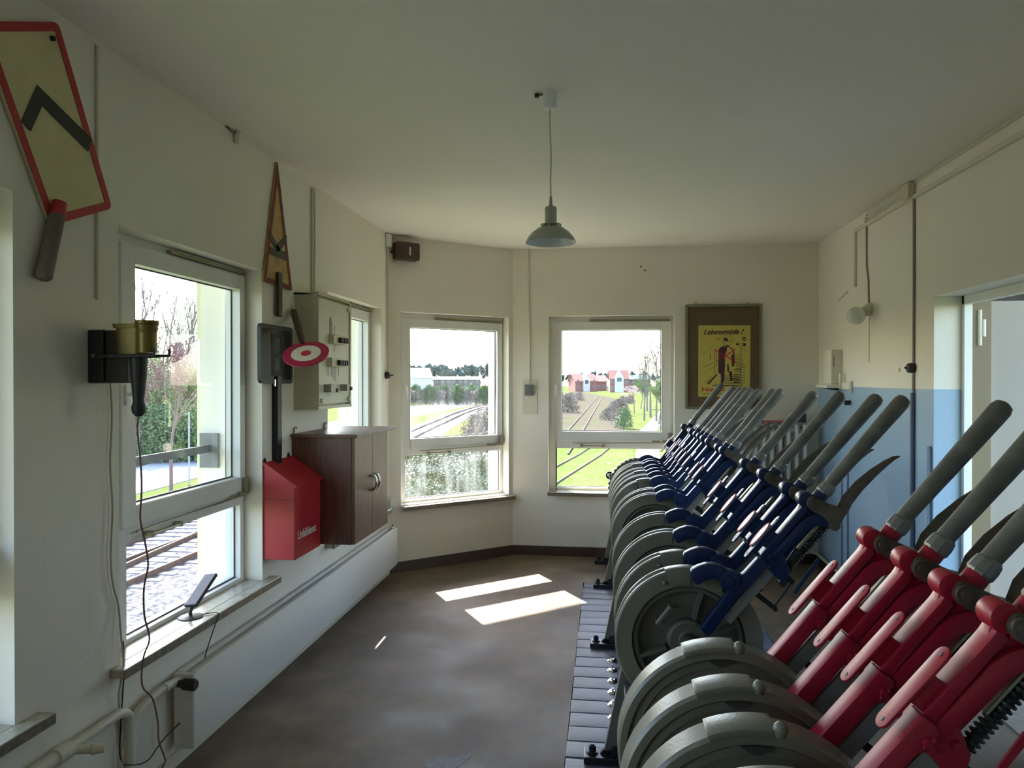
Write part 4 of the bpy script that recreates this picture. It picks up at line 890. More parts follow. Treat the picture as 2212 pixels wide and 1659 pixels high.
# column radiator
t = thing('column_radiator', 'old white column radiator against the back wall behind the levers', 'radiator', (1.42, YF-.11, .2))
g = M(); g.tube([(0, -.055, .05), (0, -.055, .93), (0, -.04, .975), (0, 0, .985), (0, .04, .975), (0, .055, .93), (0, .055, .05), (0, .04, .01), (0, 0, .0), (0, -.04, .01), (0, -.055, .05)], .017, 8); g.cyl((0, 0, .02), (0, 0, .96), .014, 8); g.cyl((-.033, 0, .05), (.033, 0, .05), .022, 10); g.cyl((-.033, 0, .93), (.033, 0, .93), .022, 10)
col = g.build('column', RADW, t); 
for k in range(9):
    o = col if k == 0 else col.copy()
    if k: COL.objects.link(o); o.parent = t
    o.location = (-.27+.0675*k, 0, .03)
for x_ in (-.2, .2):
    g = M(); g.tube([(x_, .055, .25), (x_, .11, .25)], .012, 8); g.build('wall_bracket', RADW, t)
t = tag(M().box(-.13, .13, -.09, .09, 0, .008).build('folder', mat('folder_red', (.40, .10, .13), .6), loc=(1.44, YF-.11, 1.236), bevel=.002), 'thin red folder lying on top of the column radiator', 'folder')
t = tag(M().box(-.045, .045, -.05, .05, 0, .075).build('carton', mat('carton_dark', (.06, .05, .05), .7), loc=(1.655, YF-.11, 1.236), bevel=.003), 'small dark carton on the right end of the column radiator', 'box')
cable('heating_pipe', [(1.70, YF-.11, .30), (1.72, YF-.11, .16), (1.76, YF-.10, .12), (1.80, YF-.12, .11), (1.81, YF-.3, .10), (1.81, 5.6, .09), (1.81, 4.6, .09)], .012, PIPEC, 'thin pipe in the far right corner leading from the column radiator', 'pipe', n=8)
# ------------------------------------------------------------------ right wall
t = thing('globe_wall_lamp', 'white opal globe lamp in a slanted cream socket on the right wall', 'lamp', (XR, 5.33, 2.09))
gc = on_y(1847, 683, 5.27); ba = V(XR, 5.33, 2.095); dr = (gc-ba).normalized()
addp(t, 'base', PIPEC, lambda g: g.tube([ba, ba+dr*.025, ba+dr*.055, ba+dr*.07], [.044, .043, .034, .034], 20), smooth=30)
addp(t, 'globe', GLOBE, lambda g: g.ball(gc-dr*.01, .062, 20))
t = thing('wall_switch', 'black round rotary switch halfway down the mauve cable on the right wall', 'switch', (XR, 4.61, 1.67))
addp(t, 'switch_body', BLACKP, lambda g: g.tube([(XR, 4.61, 1.67), (XR-.012, 4.61, 1.67), (XR-.036, 4.61, 1.67), (XR-.042, 4.61, 1.67)], [.031, .031, .028, .02], 20), smooth=30)
addp(t, 'toggle', BLACKP, lambda g: g.tube([(XR-.04, 4.61, 1.67), (XR-.055, 4.615, 1.672)], .006, 8))
tag(M().tube([(XR-.008, 4.605, 2.72), (XR-.008, 4.60, 2.2), (XR-.008, 4.605, 1.50)], .0075, 8).build('cable', CABLEW if False else CORDP), 'mauve vertical cable from the junction box down to the rotary switch', 'cable')
tag(M().tube([(XR-.012, 4.605, 1.52), (XR-.012, 4.60, .1)], .013, 10).build('conduit', mat('conduit_blue', (.10, .13, .19), .5)), 'dark blue painted steel conduit on the blue wall beside the door', 'conduit')
tag(M().tube([(XR-.012, 4.38, 1.22), (XR-.012, 4.38, .1)], .010, 10).build('conduit', mat('conduit_pale_blue', (.24, .33, .44), .6)), 'pale blue painted conduit at the edge of the door opening', 'conduit')
for y_, lab in ((5.92, 'thin blue painted pipe on the blue wall, further from the door of the pair'), (5.78, 'thin blue painted pipe on the blue wall, closer to the door of the pair')):
    tag(M().tube([(XR-.008, y_, .92), (XR-.008, y_, .1)], .006, 8).build('thin_pipe', mat('pipe_blue', (.22, .29, .40), .5)), lab, 'pipe', 'thin pipes on the blue wall')
t = thing('junction_box', 'cream junction box under the ceiling on the right wall', 'box', (XR, 4.64, 2.74))
addp(t, 'case', CREAMBOX, lambda g: g.box(XR-.045, XR, 4.60, 4.70, 2.69, 2.785), smooth=0, bevel=.006)
# trunking / conduits
def cpath(pts): return [on_x(u, v, XR-.014) for u, v in pts]
a_ = on_x(2212, 291, XR); b_ = on_x(1850, 497, XR)
tag(M().hexa([(XR-.018, 2.6, 2.672), (XR, 2.6, 2.672), (XR, b_.y, 2.686), (XR-.018, b_.y, 2.686), (XR-.018, 2.6, 2.70), (XR, 2.6, 2.70), (XR, b_.y, 2.712), (XR-.018, b_.y, 2.712)]).build('cable_trunking', PIPEC, bevel=.002, smooth=0), 'long cream cable trunking just below the ceiling on the right wall', 'trunking')
b2 = on_x(1850, 620, XR)
tag(M().box(XR-.016, XR, b_.y-.014, b_.y+.014, b2.z, b_.z).build('cable_trunking', PIPEC, bevel=.002, smooth=0), 'short vertical cream trunking dropping from the long one on the right wall', 'trunking')
tag(M().tube([(XR-.006, 5.40, 2.72), (XR-.006, 5.395, 2.4), (XR-.006, 5.36, 2.3), (XR-.006, 5.35, 2.13)], .006, 8).build('cable', CORDP), 'mauve cable leading down to the globe lamp on the right wall', 'cable')
tag(M().tube([(XR-.006, 5.345, 2.05), (XR-.006, 5.345, 1.72)], .003, 6).build('pull_cord', CABLEW), 'thin pull cord hanging below the globe lamp', 'cord')
for k, (z_, r_) in enumerate(((2.775, .006), (2.752, .006), (2.735, .005))):
    tag(M().tube([(XR-.008, 4.70, z_), (XR-.008, 5.38+.02*k, z_-.004*k), (XR-.008, 5.42, z_-.03)], r_, 6).build('cable', CABLEW), '%s of three parallel painted cables between junction box and lamp cable' % ('upper', 'middle', 'lower')[k], 'cable', 'cables at the ceiling on the right wall')
tag(M().tube([(XR-.008, 2.6, 2.775), (XR-.008, 3.6, 2.776), (XR-.008, 4.60, 2.776)], .005, 6).build('cable', CABLEW), 'painted cable along the right ceiling edge above the door', 'cable')
tag(M().tube([(XR-.006, 5.80, 2.27), (XR-.006, 6.0, 2.235)], .006, 6).build('cable', CABLEW), 'short loose painted cable stub left of the vertical trunking', 'cable')
# cream box in the far corner with shelf and black tap
t = thing('wall_cupboard', 'narrow cream wall box with a small ledge in the far right corner', 'box', (XR, 6.0, 1.55))
addp(t, 'case', CREAMPANEL, lambda g: g.box(XR-.085, XR, 5.93, 6.13, 1.57, 1.835), smooth=0, bevel=.004)
addp(t, 'ledge', CREAMPANEL, lambda g: g.box(XR-.13, XR, 5.88, 6.18, 1.535, 1.558), smooth=0, bevel=.003)
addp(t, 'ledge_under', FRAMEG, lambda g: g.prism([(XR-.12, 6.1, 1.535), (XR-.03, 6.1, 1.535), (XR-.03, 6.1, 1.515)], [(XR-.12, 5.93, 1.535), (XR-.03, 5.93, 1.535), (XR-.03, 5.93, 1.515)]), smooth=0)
addp(t, 'bracket', CREAMPANEL, lambda g: (g.box(XR-.025, XR, 5.70, 5.93, 1.525, 1.575), g.box(XR-.04, XR-.02, 5.86, 5.885, 1.53, 1.65), g.box(XR-.02, XR, 5.685, 5.70, 1.50, 1.59)), smooth=0, bevel=.002)
addp(t, 'label_strip', LAB, lambda g: g.box(XR-.07, XR-.06, 5.9285, 5.93, 1.70, 1.78), smooth=0)
t = thing('black_plug', 'small black plug on the wall just below the cream box', 'plug', (XR-.04, 5.75, 1.42))
addp(t, 'body', BLACKP, lambda g: (g.cyl((XR, 5.75, 1.425), (XR-.04, 5.75, 1.425), .018, 12),))
addp(t, 'pin', BLACKP, lambda g: g.tube([(XR-.025, 5.75, 1.43), (XR-.03, 5.71, 1.43)], .006, 8))
# ------------------------------------------------------------------ ceiling lamp
lx, ly = -.225, 2.997
t = thing('pendant_lamp', 'grey-green enamel pendant lamp hanging on a white cord from the ceiling', 'lamp', (lx, ly, 2.79))
g = M(); g.tube([(0, 0, 0), (0, 0, -.058), (0, 0, -.066), (0, 0, -.072)], [.030, .029, .024, .008], 24); g.build('ceiling_cup', WHITE, t, smooth=35)
g = M(); g.tube([(-.002, 0, -.07), (.0, 0, -.16), (.004, 0, -.26), (.002, 0, -.36), (.003, 0, -.44)], .0035, 8); g.build('cord', CABLEW, t)
g = M(); g.tube([(.003, 0, -.432), (.003, 0, -.472)], [.0055, .0085], 12); g.build('cord_grip', SHADEM, t)
g = M(); g.tube([(.003, 0, -.472), (.003, 0, -.477), (.003, 0, -.545), (.003, 0, -.552)], [.018, .0245, .0245, .022], 24); g.build('lamp_holder', SHADEM, t, smooth=35)
g = M(); g.tube([(.003, 0, -.546), (.003, 0, -.550)], [.043, .043], 24); g.build('holder_ring', SHADEM, t, smooth=30)
for a in (0.4, 2.5, 4.6):
    g = M(); g.tube([(.003+.042*math.cos(a), .042*math.sin(a), -.546), (.003+.046*math.cos(a), .046*math.sin(a), -.566)], .004, 6); g.build('holder_screw', SHADEM, t)
pr = [(.030, -.556), (.052, -.562), (.075, -.578), (.093, -.598), (.1035, -.618), (.1045, -.622)]
g = M(); g.lathe(pr+[(.103, -.622), (.0915, -.599), (.074, -.580), (.051, -.564), (.030, -.558)], (.003, 0, 0), (0, 0, 1), 48)
g.mi = 0; sh = g.build('lamp_shade', SHADEM, t, smooth=40)
g = M(); g.lathe([(.1022, -.6215), (.0908, -.5998), (.0735, -.5808), (.050, -.5648), (.0001, -.562)], (.003, 0, 0), (0, 0, 1), 48); g.build('shade_lining', SHADEIN, t, smooth=40)
t = thing('terminal_block', 'small brown terminal block with loose wires beside the ceiling cup', 'terminal', (lx-.055, ly, 2.785))
g = M(); g.obox((0, 0, -.006), (1, 0, 0), (0, 1, 0), (0, 0, 1), .018, .016, .014); g.build('block', BROWNBAK, t, smooth=0)
g = M(); g.tube([(.008, 0, -.004), (.022, 0, -.001), (.034, 0, .0)], .0035, 6); g.build('wire', BROWNBAK, t)
t = thing('ceiling_terminal', 'small white cable end in the ceiling corner left above the first window', 'terminal', (XL+.01, 3.28, 2.785))
g = M(); g.tube([(0, 0, 0), (0, 0, -.05)], [.018, .012], 10); g.build('cap', PIPEC, t); g = M(); g.tube([(0, -.09, .0), (.004, -.05, -.012), (0, 0, -.005)], .004, 6); g.build('wire', BROWNBAK, t)
for (u, v) in ((1384, 576), (1393, 584)):
    p = on_y(u, v, YF); tag(M().cyl((0, .002, 0), (0, -.004, 0), .008, 8).build('wall_plug', BROWNBAK, loc=p), 'tiny dark wall plug in the plaster above the far window%s' % (', upper of two' if v == 576 else ', lower of two'), 'plug')
p = on_x(1943, 799, XR); tag(M().tube([(0, 0, 0), (-.006, 0, 0)], [.016, .012], 12).build('wall_patch', CREAMBOX, loc=p), 'small round filled hole in the right wall left of the black switch', 'patch')

# ------------------------------------------------------------------ outside
GZ = -3.62
def flat(name, pts, z, m_, kind='structure', label=None, cat=None, th=.05):
    g = M(); g.prism([(x, y, z-th) for x, y in pts], [(x, y, z) for x, y in pts]); o = g.build(name, m_, smooth=0); o['kind'] = kind
    return o
flat('ground', [(-500, -120), (400, -120), (400, 600), (-500, 600)], GZ-.02, GRASS, th=.5)
flat('ground_scrub', [(-9.5, 26), (-1.2, 26), (1.9, 75), (6, 180), (-12, 330), (-19, 150), (-15, 75), (-9.2, 50)], GZ, SCRUB)
flat('ground_verge', [(-10.0, -30), (1.3, -30), (1.35, 28), (1.9, 48), (2.2, 55), (-1.5, 62), (-5, 55), (-9.0, 50), (-9.6, 30)], GZ+.01, grassmat('verge', (.058, .090, .018), (.068, .095, .022), (.105, .10, .055), .5, 3))
# road and dirt path
road = [(-19.5, 0), (-20.9, 20), (-21.2, 32), (-22.5, 50), (-26.6, 97), (-26.7, 164), (-24, 260), (-32, 260), (-36.6, 224), (-36.7, 133), (-34, 90), (-30.8, 52.5), (-26.5, 36), (-25, 20), (-24.5, 0)]
flat('road', road, GZ+.02, ROAD)
flat('dirt_path', [(1.4, 28), (2.0, 48), (3.6, 75), (8.0, 112), (14, 160), (15.5, 160), (9.6, 112), (5.3, 75), (3.6, 48), (3.4, 28)], GZ+.02, DIRT)
flat('dirt_path_wide', [(.8, 8), (1.0, 30), (4.2, 30), (4.5, 8)], GZ+.015, DIRT)
# ballast bed
def bed(name, c, w_, z=.12):
    g = M()
    for (x0, y0_), (x1, y1_) in zip(c[:-1], c[1:]):
        g.hexa([(x0-w_-.5, y0_, GZ), (x0+w_+.5, y0_, GZ), (x1+w_+.5, y1_, GZ), (x1-w_-.5, y1_, GZ), (x0-w_, y0_, GZ+z), (x0+w_, y0_, GZ+z), (x1+w_, y1_, GZ+z), (x1-w_, y1_, GZ+z)])
    o = g.build(name, BALLAST, smooth=0); o['kind'] = 'structure'
TA = [(-12.4, -25), (-12.38, 10), (-12.36, 20), (-12.2, 32), (-11.75, 44), (-10.9, 58), (-9.6, 74), (-8, 90)]
TB = [(-12.7, 10), (-13.6, 19), (-14.0, 24), (-14.7, 34), (-15.8, 48), (-17.4, 64), (-19.4, 84), (-21.4, 105), (-22.9, 130), (-23.5, 170)]
bed('ballast_bed', TA, 2.3); bed('ballast_bed', TB, 1.9, .10)
def at_len(c, d):
    for (x0, y0_), (x1, y1_) in zip(c[:-1], c[1:]):
        l_ = math.hypot(x1-x0, y1_-y0_)
        if d <= l_: t_ = d/l_; return Vector((x0+(x1-x0)*t_, y0_+(y1_-y0_)*t_)), Vector((x1-x0, y1_-y0_)).normalized()
        d -= l_
    return None
slm = {}
def railway(label, c, d0, d1, m_, hw=.745, group='railway tracks', sl=True, slw=1.25, z=.14, step=.6):
    t = thing('railway_track', label, 'track', (c[0][0], c[0][1], GZ), group)
    for sgn in (-1, 1):
        pts = []
        for i, (x, y) in enumerate(c):
            a_ = Vector(c[max(i-1, 0)]); b_ = Vector(c[min(i+1, len(c)-1)]); dd = (b_-a_).normalized(); nn_ = Vector((dd.y, -dd.x)); pts.append((x+nn_.x*hw*sgn, y+nn_.y*hw*sgn))
        g = M()
        for wd, za, zb, mi in ((.065, z-.0, z+.03, 0), (.012, z+.02, z+.12, 0), (.034, z+.11, z+.155, 0), (.030, z+.155, z+.158, 1)):
            g.mi = mi
            for (x0, y0_), (x1, y1_) in zip(pts[:-1], pts[1:]):
                g.hexa([(x0-wd, y0_, za), (x0+wd, y0_, za), (x1+wd, y1_, za), (x1-wd, y1_, za), (x0-wd, y0_, zb), (x0+wd, y0_, zb), (x1+wd, y1_, zb), (x1-wd, y1_, zb)])
        o = g.build('rail', (RAIL, RAILTOP), t, smooth=0); o.location = (-c[0][0], -c[0][1], 0)
    if sl:
        key = (m_.name, slw)
        if key not in slm:
            g = M(); g.prism([(-slw, -.13, 0), (slw, -.13, 0), (slw, .13, 0), (-slw, .13, 0)], [(-slw+.02, -.10, .14), (slw-.02, -.10, .14), (slw-.02, .10, .14), (-slw+.02, .10, .14)]); o = g.build('sleeper', m_, smooth=0); slm[key] = o.data; bpy.data.objects.remove(o)
        d = d0
        while d < d1:
            r = at_len(c, d)
            if not r: break
            o = bpy.data.objects.new('sleeper', slm[key]); COL.objects.link(o); o.parent = t; o.location = (r[0].x-c[0][0], r[0].y-c[0][1], .01); o.rotation_euler = (0, 0, math.atan2(r[1].y, r[1].x)-PI/2)
            d += step
    return t
railway('rusty main railway track with pale concrete sleepers passing below the left window', TA, 33, 95, SLEEPER)
railway('diverging railway track with concrete sleepers curving away beyond the main one', TB, 0, 70, SLEEPER)
railway('overgrown straight railway track running through brown scrub beyond the back window', [(-3.25, 50), (-2.9, 74), (-1.8, 176), (-1.2, 230)], 0, 30, SLEEPERW, sl=False, z=-.02)
railway('old rails lying in the green grass just outside the back window', [(-4.2, 27), (-3.0, 37), (-1.0, 50), (-.3, 56)], 0, 28, SLEEPERW, sl=False, z=-.06)
# trees
def tree_mesh(h, spread, seed, leaf=None, density=0, lsize=.12, trunk=.12, low=.3, levels=4, narrow=1.0):
    rnd = random.Random(seed); g = M(); tips = []
    def grow(p, d, L_, r, lv):
        n = 3; pts = [p]; q = p.copy()
        for i in range(n):
            d = (d+Vector((rnd.uniform(-.18, .18), rnd.uniform(-.18, .18), rnd.uniform(-.05, .12)))).normalized(); q = q+d*L_/n; pts.append(q.copy())
        g.tube(pts, [r*(1-.45*i/n) for i in range(n+1)], 5 if lv < 2 else 3, cap=False)
        if lv >= 2: tips.extend(pts[1:])
        if lv >= levels: return
        k = 5 if lv == 0 else rnd.choice((3, 4))
        for i in range(k):
            f = rnd.uniform(.35, 1) if i < k-1 else 1; a_ = rnd.uniform(0, 2*PI); s_ = rnd.uniform(.35, .85)*spread if i < k-1 else rnd.uniform(.05, .3)
            idx = min(int(f*n), n-1); b_ = pts[idx].lerp(pts[idx+1], f*n-idx if f < 1 else 1)
            nd = (d*1.0+Vector((math.cos(a_)*s_, math.sin(a_)*s_, rnd.uniform(.0, .35)))).normalized()
            grow(b_, nd, L_*rnd.uniform(.55, .75), r*.55, lv+1)
    p = V(0, 0, 0); th = h*low; g.tube([p, V(0, 0, th)], [trunk, trunk*.85], 7, cap=False)
    grow(V(0, 0, th), V(0, 0, 1), h*.34, trunk*.8, 0)
    lf = None
    if leaf:
        lf = M()
        for c in tips:
            for _ in range(density):
                q = c+Vector((rnd.gauss(0, .3), rnd.gauss(0, .3), rnd.gauss(0, .3)))*h*.06*narrow; a_ = Vector((rnd.gauss(0, 1), rnd.gauss(0, 1), rnd.gauss(0, 1))).normalized(); b_ = a_.orthogonal().normalized(); s_ = lsize*rnd.uniform(.6, 1.2)
                lf._add([q-a_*s_, q+b_*s_*.6, q+a_*s_, q-b_*s_*.6], [(0, 1, 2, 3)])
    return g, lf
def plain_mesh(g, name, m_):
    me = bpy.data.meshes.new(name); me.from_pydata(g.v, [], g.f); me.materials.append(m_); return me
TM = {}
def tree_proto(key, bark, leafm, *a, **k):
    g, lf = tree_mesh(*a, leaf=leafm, **k); TM[key] = (plain_mesh(g, 'branches', bark), plain_mesh(lf, 'foliage', leafm) if lf else None)
tree_proto('bare0', BARK, None, 13, 1.0, 1, trunk=.20, low=.22); tree_proto('bare1', BARK, None, 13, .8, 2, trunk=.19, low=.25); tree_proto('bare2', BARK, LEAFY, 12, .9, 3, density=2, lsize=.06, trunk=.16, low=.2)
tree_proto('green', BARK, LEAFY, 7, 1.3, 4, density=5, lsize=.085, trunk=.13, low=.06); tree_proto('crimson', BARKR, LEAFR, 6.6, 1.0, 5, density=4, lsize=.042, trunk=.09, low=.30)
tree_proto('twig', TWIGB, None, 2.6, 1.6, 7, trunk=.10, low=.02); tree_proto('stick', TWIGB, None, 2.4, 1.2, 17, trunk=.035, low=.02)
tree_proto('conifer', BARK, LEAFHAZE, 12, .7, 8, density=6, lsize=.7, trunk=.2, low=.1, levels=3)
def bush_proto(key, bark, leafm, r, h, n, ls, seed):
    rnd = random.Random(seed); g = M(); lf = M()
    for i in range(9):
        a_ = rnd.uniform(0, 6.28); q = rnd.uniform(.2, .8)*r; g.tube([(0, 0, 0), (math.cos(a_)*q*.5, math.sin(a_)*q*.5, h*.5), (math.cos(a_)*q, math.sin(a_)*q, h*.8)], [.03*h, .02*h, .008*h], 4)
    for i in range(n):
        a_ = rnd.uniform(0, 6.28); f = rnd.random()**.5; zz = rnd.random(); rr_ = r*f*math.sqrt(max(0, 1-(zz*1.0)**2.2))*rnd.uniform(.85, 1.1); q = Vector((math.cos(a_)*rr_, math.sin(a_)*rr_, .05*h+zz*h*rnd.uniform(.85, 1.05)))
        u_ = Vector((rnd.gauss(0, 1), rnd.gauss(0, 1), rnd.gauss(0, 1))).normalized(); v_ = u_.orthogonal().normalized(); s_ = ls*rnd.uniform(.6, 1.3); lf._add([q-u_*s_, q+v_*s_*.6, q+u_*s_, q-v_*s_*.6], [(0, 1, 2, 3)])
    TM[key] = (plain_mesh(g, 'branches', bark), plain_mesh(lf, 'foliage', leafm))
bush_proto('shrub', BARK, LEAFG, 1.7, 3.0, 2200, .11, 6); bush_proto('ivy', TWIGB, IVY, 1.3, 1.0, 2200, .055, 9); bush_proto('brush', TWIGB, mat('brush_brown', (.13, .10, .08), .9), 1.8, 2.2, 1400, .10, 12)
def tree(key, x, y, label, name='tree', cat='tree', sc=1, scz=None, group=None, z=GZ):
    t = thing(name, label, cat, (x, y, z), group); b_, l_ = TM[key]
    o = bpy.data.objects.new('branches', b_); COL.objects.link(o); o.parent = t
    if l_: o = bpy.data.objects.new('foliage', l_); COL.objects.link(o); o.parent = t; o['kind'] = 'stuff'
    t.rotation_euler = (0, 0, random.uniform(0, 6.28)); t.scale = (sc, sc, scz or sc); return t
def dirpt(u, d): r = ray(u, 820); return r[0]*d, r[1]*d
gr = 'bare trees behind the road'
for i, (u, d, k, sc) in enumerate([(278, 58, 'bare0', 1.0), (300, 74, 'bare2', 1.1), (322, 60, 'bare1', 1.1), (345, 78, 'bare0', 1.2), (368, 62, 'bare2', 1.0), (390, 80, 'bare1', 1.25), (410, 64, 'bare0', 1.0), (430, 76, 'bare2', 1.1), (450, 60, 'bare0', .95), (748, 92, 'bare0', 1.0), (768, 106, 'bare2', 1.1), (790, 92, 'bare0', 1.1)]):
    x, y = dirpt(u, d); tree(k, x, y, 'tall bare spring tree behind the road, %s of the row from the left' % ORD[i], sc=sc, group=gr)
gr = 'budding green trees behind the road'
for i, (u, d, sc) in enumerate([(262, 50, .9), (300, 52, 1.0), (335, 49, 1.1), (362, 54, 1.2), (398, 50, .95), (425, 53, 1.15), (450, 50, 1.0), (775, 80, 1.0)]):
    x, y = dirpt(u, d); tree('green', x, y, 'low light-green budding tree before the tall bare trees, %s from the left' % ORD[i], sc=sc, group=gr)
gr = 'shrubs on the far verge'
for i, (u, d, sc) in enumerate([(265, 47, 1.1), (285, 48, 1.0), (310, 46, 1.15), (335, 48, 1.1), (360, 46, 1.0), (385, 48, 1.2), (410, 47, 1.1), (432, 48, 1.0), (455, 47, 1.1)]):
    x, y = dirpt(u, d); tree('shrub', x, y, 'dense green shrub at the foot of the trees behind the road, %s from the left' % ORD[i], name='shrub', cat='shrub', sc=sc, group=gr)
x, y = dirpt(369, 33); tree('crimson', x, y, 'young crimson-leaved tree on the grass strip before the road')
x, y = dirpt(300, 44); tree('crimson', x, y, 'smaller crimson-leaved tree further back beyond the road', sc=.85)
x, y = dirpt(408, 36); t = tag(M().cyl((0, 0, 0), (0, 0, 3.6), .04, 8).build('grey_pole', POLE, loc=(x, y, GZ)), 'thin grey-blue pole on the verge beside the crimson tree', 'pole')
BRBR = mat('brown_brick', (.11, .085, .065), .9)
x, y = dirpt(427, 62); t = thing('small_shed', 'small pale shed with orange roof among the trees', 'shed', (x, y, GZ))
g = M(); g.box(-.9, .9, -.9, .9, 0, 4.6); g.build('wall', BRBR, t, smooth=0); g = M(); g.prism([(-1.5, -1.5, 4.6), (1.5, -1.5, 4.6), (1.5, 1.5, 4.6), (-1.5, 1.5, 4.6)], [(-.2, -.2, 5.2), (.2, -.2, 5.2), (.2, .2, 5.2), (-.2, .2, 5.2)]); g.build('roof', mat('roof_orange', (.55, .26, .09), .8), t, smooth=0)
# far tree belt seen through the angled and back windows
gr = 'dark trees on the horizon'
rnd = random.Random(11)
def nth(i): return ORD[i] if i < len(ORD) else ORD[-1]
for i in range(20):
    x, y = dirpt(866+i*10.2, (345, 385, 365)[i % 3]); tree('conifer', x, y, 'distant dark evergreen beyond the angled window, %s of the belt from the left' % ORD[i], sc=rnd.uniform(1.15, 1.4), scz=rnd.uniform(1.05, 1.3), group=gr)
for i in range(18):
    x, y = dirpt(1205+i*13.5, (360, 400, 380)[i % 3]); tree('conifer', x, y, 'distant dark tree behind the brick houses, %s from the left' % ORD[i], sc=rnd.uniform(.72, .95), group=gr)
gr = 'brown hedge shrubs beyond the road'
for i in range(20):
    x, y = dirpt(868+i*10, (150, 166)[i % 2]); tree('brush' if i % 3 else 'shrub', x, y, 'brownish hedge shrub beyond the road, %s of the hedge from the left' % ORD[i], name='shrub', cat='shrub', sc=rnd.uniform(1.25, 1.5), scz=1.3, group=gr)
# barn and long roofs
def barn(u, d, w_, l_, h_, rh, label, wm=HWHITE, rm=METALROOF, name='barn', rot=0.0, wins=0, cat='building', gable=None):
    x, y = dirpt(u, d); t = thing(name, label, cat, (x, y, GZ)); t.rotation_euler = (0, 0, rot)
    g = M(); g.box(-w_/2, w_/2, -l_/2, l_/2, 0, h_); g.prism([(-w_/2, -l_/2, h_), (-w_/2, l_/2, h_), (-w_/2, 0, h_+rh*.98)], [(w_/2, -l_/2, h_), (w_/2, l_/2, h_), (w_/2, 0, h_+rh*.98)]); g.build('wall', wm, t, smooth=0)
    for sg in (-1, 1):
        g = M(); g.hexa([(-w_/2-.4, sg*(l_/2+.5), h_-.35), (w_/2+.4, sg*(l_/2+.5), h_-.35), (w_/2+.4, 0, h_+rh), (-w_/2-.4, 0, h_+rh), (-w_/2-.4, sg*(l_/2+.5), h_-.05), (w_/2+.4, sg*(l_/2+.5), h_-.05), (w_/2+.4, 0, h_+rh+.3), (-w_/2-.4, 0, h_+rh+.3)]); g.build('roof', rm, t, smooth=0)
    for i in range(wins):
        for z_ in ((1.0,) if h_ < 4.5 else (1.0, 3.8)):
            xx = -w_/2+(i+.5)*w_/wins; g = M(); g.box(xx-.5, xx+.5, -l_/2-.05, -l_/2+.02, z_, z_+1.4); fr_o = g.build('window', HWHITE, t, smooth=0)
            g = M(); g.box(xx-.42, xx+.42, -l_/2-.08, -l_/2-.04, z_+.08, z_+1.32); g.build('pane', HWIN, fr_o, smooth=0)
    if gable:
        g = M(); g.box(-gable/2, gable/2, -l_/2-.8, 0, 0, h_+.5); g.prism([(-gable/2, -l_/2-.8, h_+.5), (gable/2, -l_/2-.8, h_+.5), (0, -l_/2-.8, h_+rh+.3)], [(-gable/2, 0, h_+.5), (gable/2, 0, h_+.5), (0, 0, h_+rh+.3)]); g.build('front_gable', HWHITE if wm is not HWHITE else wm, t, smooth=0)
        g = M(); g.box(-gable/4, gable/4, -l_/2-.9, -l_/2-.8, h_-1.2, h_+.4); g.build('window', HWIN, t, smooth=0)
    return t
barn(905, 300, 8.5, 9, 6.2, 3.6, 'white barn with steep pale roof seen through the angled window', rot=.5)
barn(985, 325, 21, 7, 5.5, .7, 'long low building with pale flat roof beside the white barn', wm=BRBR, wins=8, rot=.35)
barn(1258, 320, 10, 9, 4.6, 2.9, 'red brick house with red roof left of the track beyond the back window', wm=BRICKR, rm=ROOFR, name='house', wins=4, rot=.4, gable=3)
barn(1284, 340, 10, 9, 4.4, 2.6, 'second red brick house, further right along the distant street', wm=BRICKR, rm=ROOFR, name='house', wins=4, rot=.2)
barn(1336, 300, 7.5, 8, 5.6, 3.3, 'pink-roofed house with white front gable beyond the scrub', wm=BRICKR, rm=ROOFR, name='house', wins=3, rot=.05, gable=3.6)
barn(1374, 320, 11, 8, 5.4, 1.6, 'small dark brick house right of the gabled one', wm=BRBR, rm=HWIN, name='house', wins=4, rot=.05)
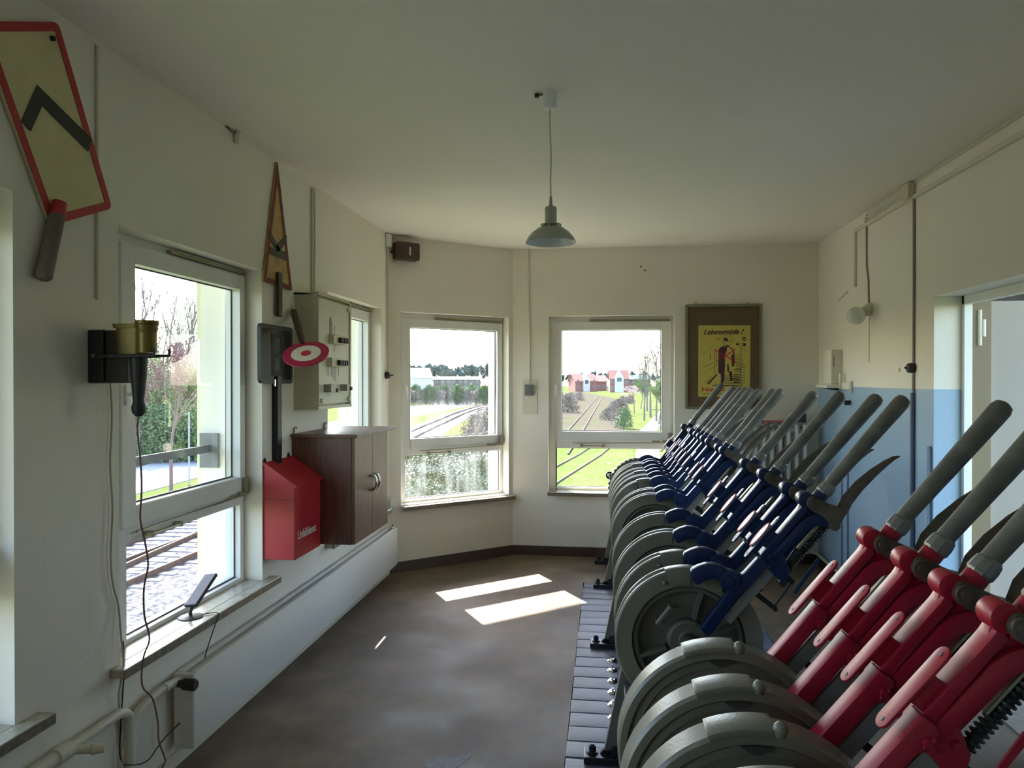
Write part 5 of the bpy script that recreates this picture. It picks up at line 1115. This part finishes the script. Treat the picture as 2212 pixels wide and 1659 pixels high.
# brown scrub on both sides of the old track
gr = 'brown scrub bushes beside the old track'
for side, nm, n_ in ((-1, 'left', 20), (1, 'right', 14)):
    got = []; tries = 0
    while len(got) < n_ and tries < 4000:
        tries += 1; y = rnd.uniform(60, 190); x = (-2.3+(y-75)*.012)+(-rnd.uniform(3.2, 7.5+y*.03) if side < 0 else rnd.uniform(2.6, 4.0+(y-60)*.03))
        if side > 0 and y < 84: continue
        if all(math.hypot(x-a, y-b) > 4.2 for a, b in got): got.append((x, y))
    for i, (x, y) in enumerate(sorted(got, key=lambda q: q[1])):
        tree('brush' if i % 4 else 'twig', x, y, 'brown scrub bush %s of the overgrown track, %s counted from the nearest' % (nm, ORD[i]), name='scrub_bush', cat='shrub', sc=rnd.uniform(.85, 1.15) if side < 0 else rnd.uniform(.5, .8), group=gr)
tree('shrub', 2.05, 78, 'single rounded dark green bush on the scrub right of the old track', name='shrub', cat='shrub', sc=.62, scz=.72)
tree('crimson', 4.5, 112, 'small reddish tree standing on the grass beyond the green bush', sc=.95, scz=.62)
gr = 'bare trees at the right edge of the back window'
for i, (u, d, k, sc) in enumerate(sorted(((1392, 92, 'bare2', .75), (1405, 100, 'bare0', .85), (1418, 90, 'bare2', .82), (1430, 96, 'bare1', .9), (1442, 90, 'bare0', .9), (1398, 120, 'bare1', .8), (1424, 84, 'green', .85), (1445, 84, 'green', 1.0), (1460, 90, 'bare1', 1.0), (1385, 130, 'green', .9)))):
    x, y = dirpt(u, d); tree(k, x, y, 'slender tree right of the dirt path beyond the back window, %s from the left' % ORD[i], sc=sc, group=gr)
# ivy bank just below the angled window
gr = 'ivy bushes below the angled window'
got = []; tries = 0
while len(got) < 20 and tries < 6000:
    tries += 1; p = on_z(rnd.uniform(862, 1055), rnd.uniform(992, 1112), GZ)
    if all(math.hypot(p.x-a, p.y-b) > 1.9 for a, b in got): got.append((p.x, p.y))
for i, (x, y) in enumerate(sorted(got, key=lambda q: q[1])):
    tree('ivy', x, y, 'low ivy-leaved bush on the bank below the angled window, %s from the building' % ORD[i], name='ivy_bush', cat='shrub', sc=rnd.uniform(1.15, 1.6), group=gr)
for i, (u, v, s_) in enumerate(((975, 1005, 1.1), (1000, 1035, 1.4), (1030, 1020, 1.3), (1045, 1040, 1.2))):
    p = on_z(u, v, GZ); tree('stick', p.x, p.y, 'bare twiggy bush rising from the ivy below the angled window, %s from the left' % ORD[i], name='twig_bush', cat='shrub', sc=s_*.9, group='twiggy bushes below the angled window')
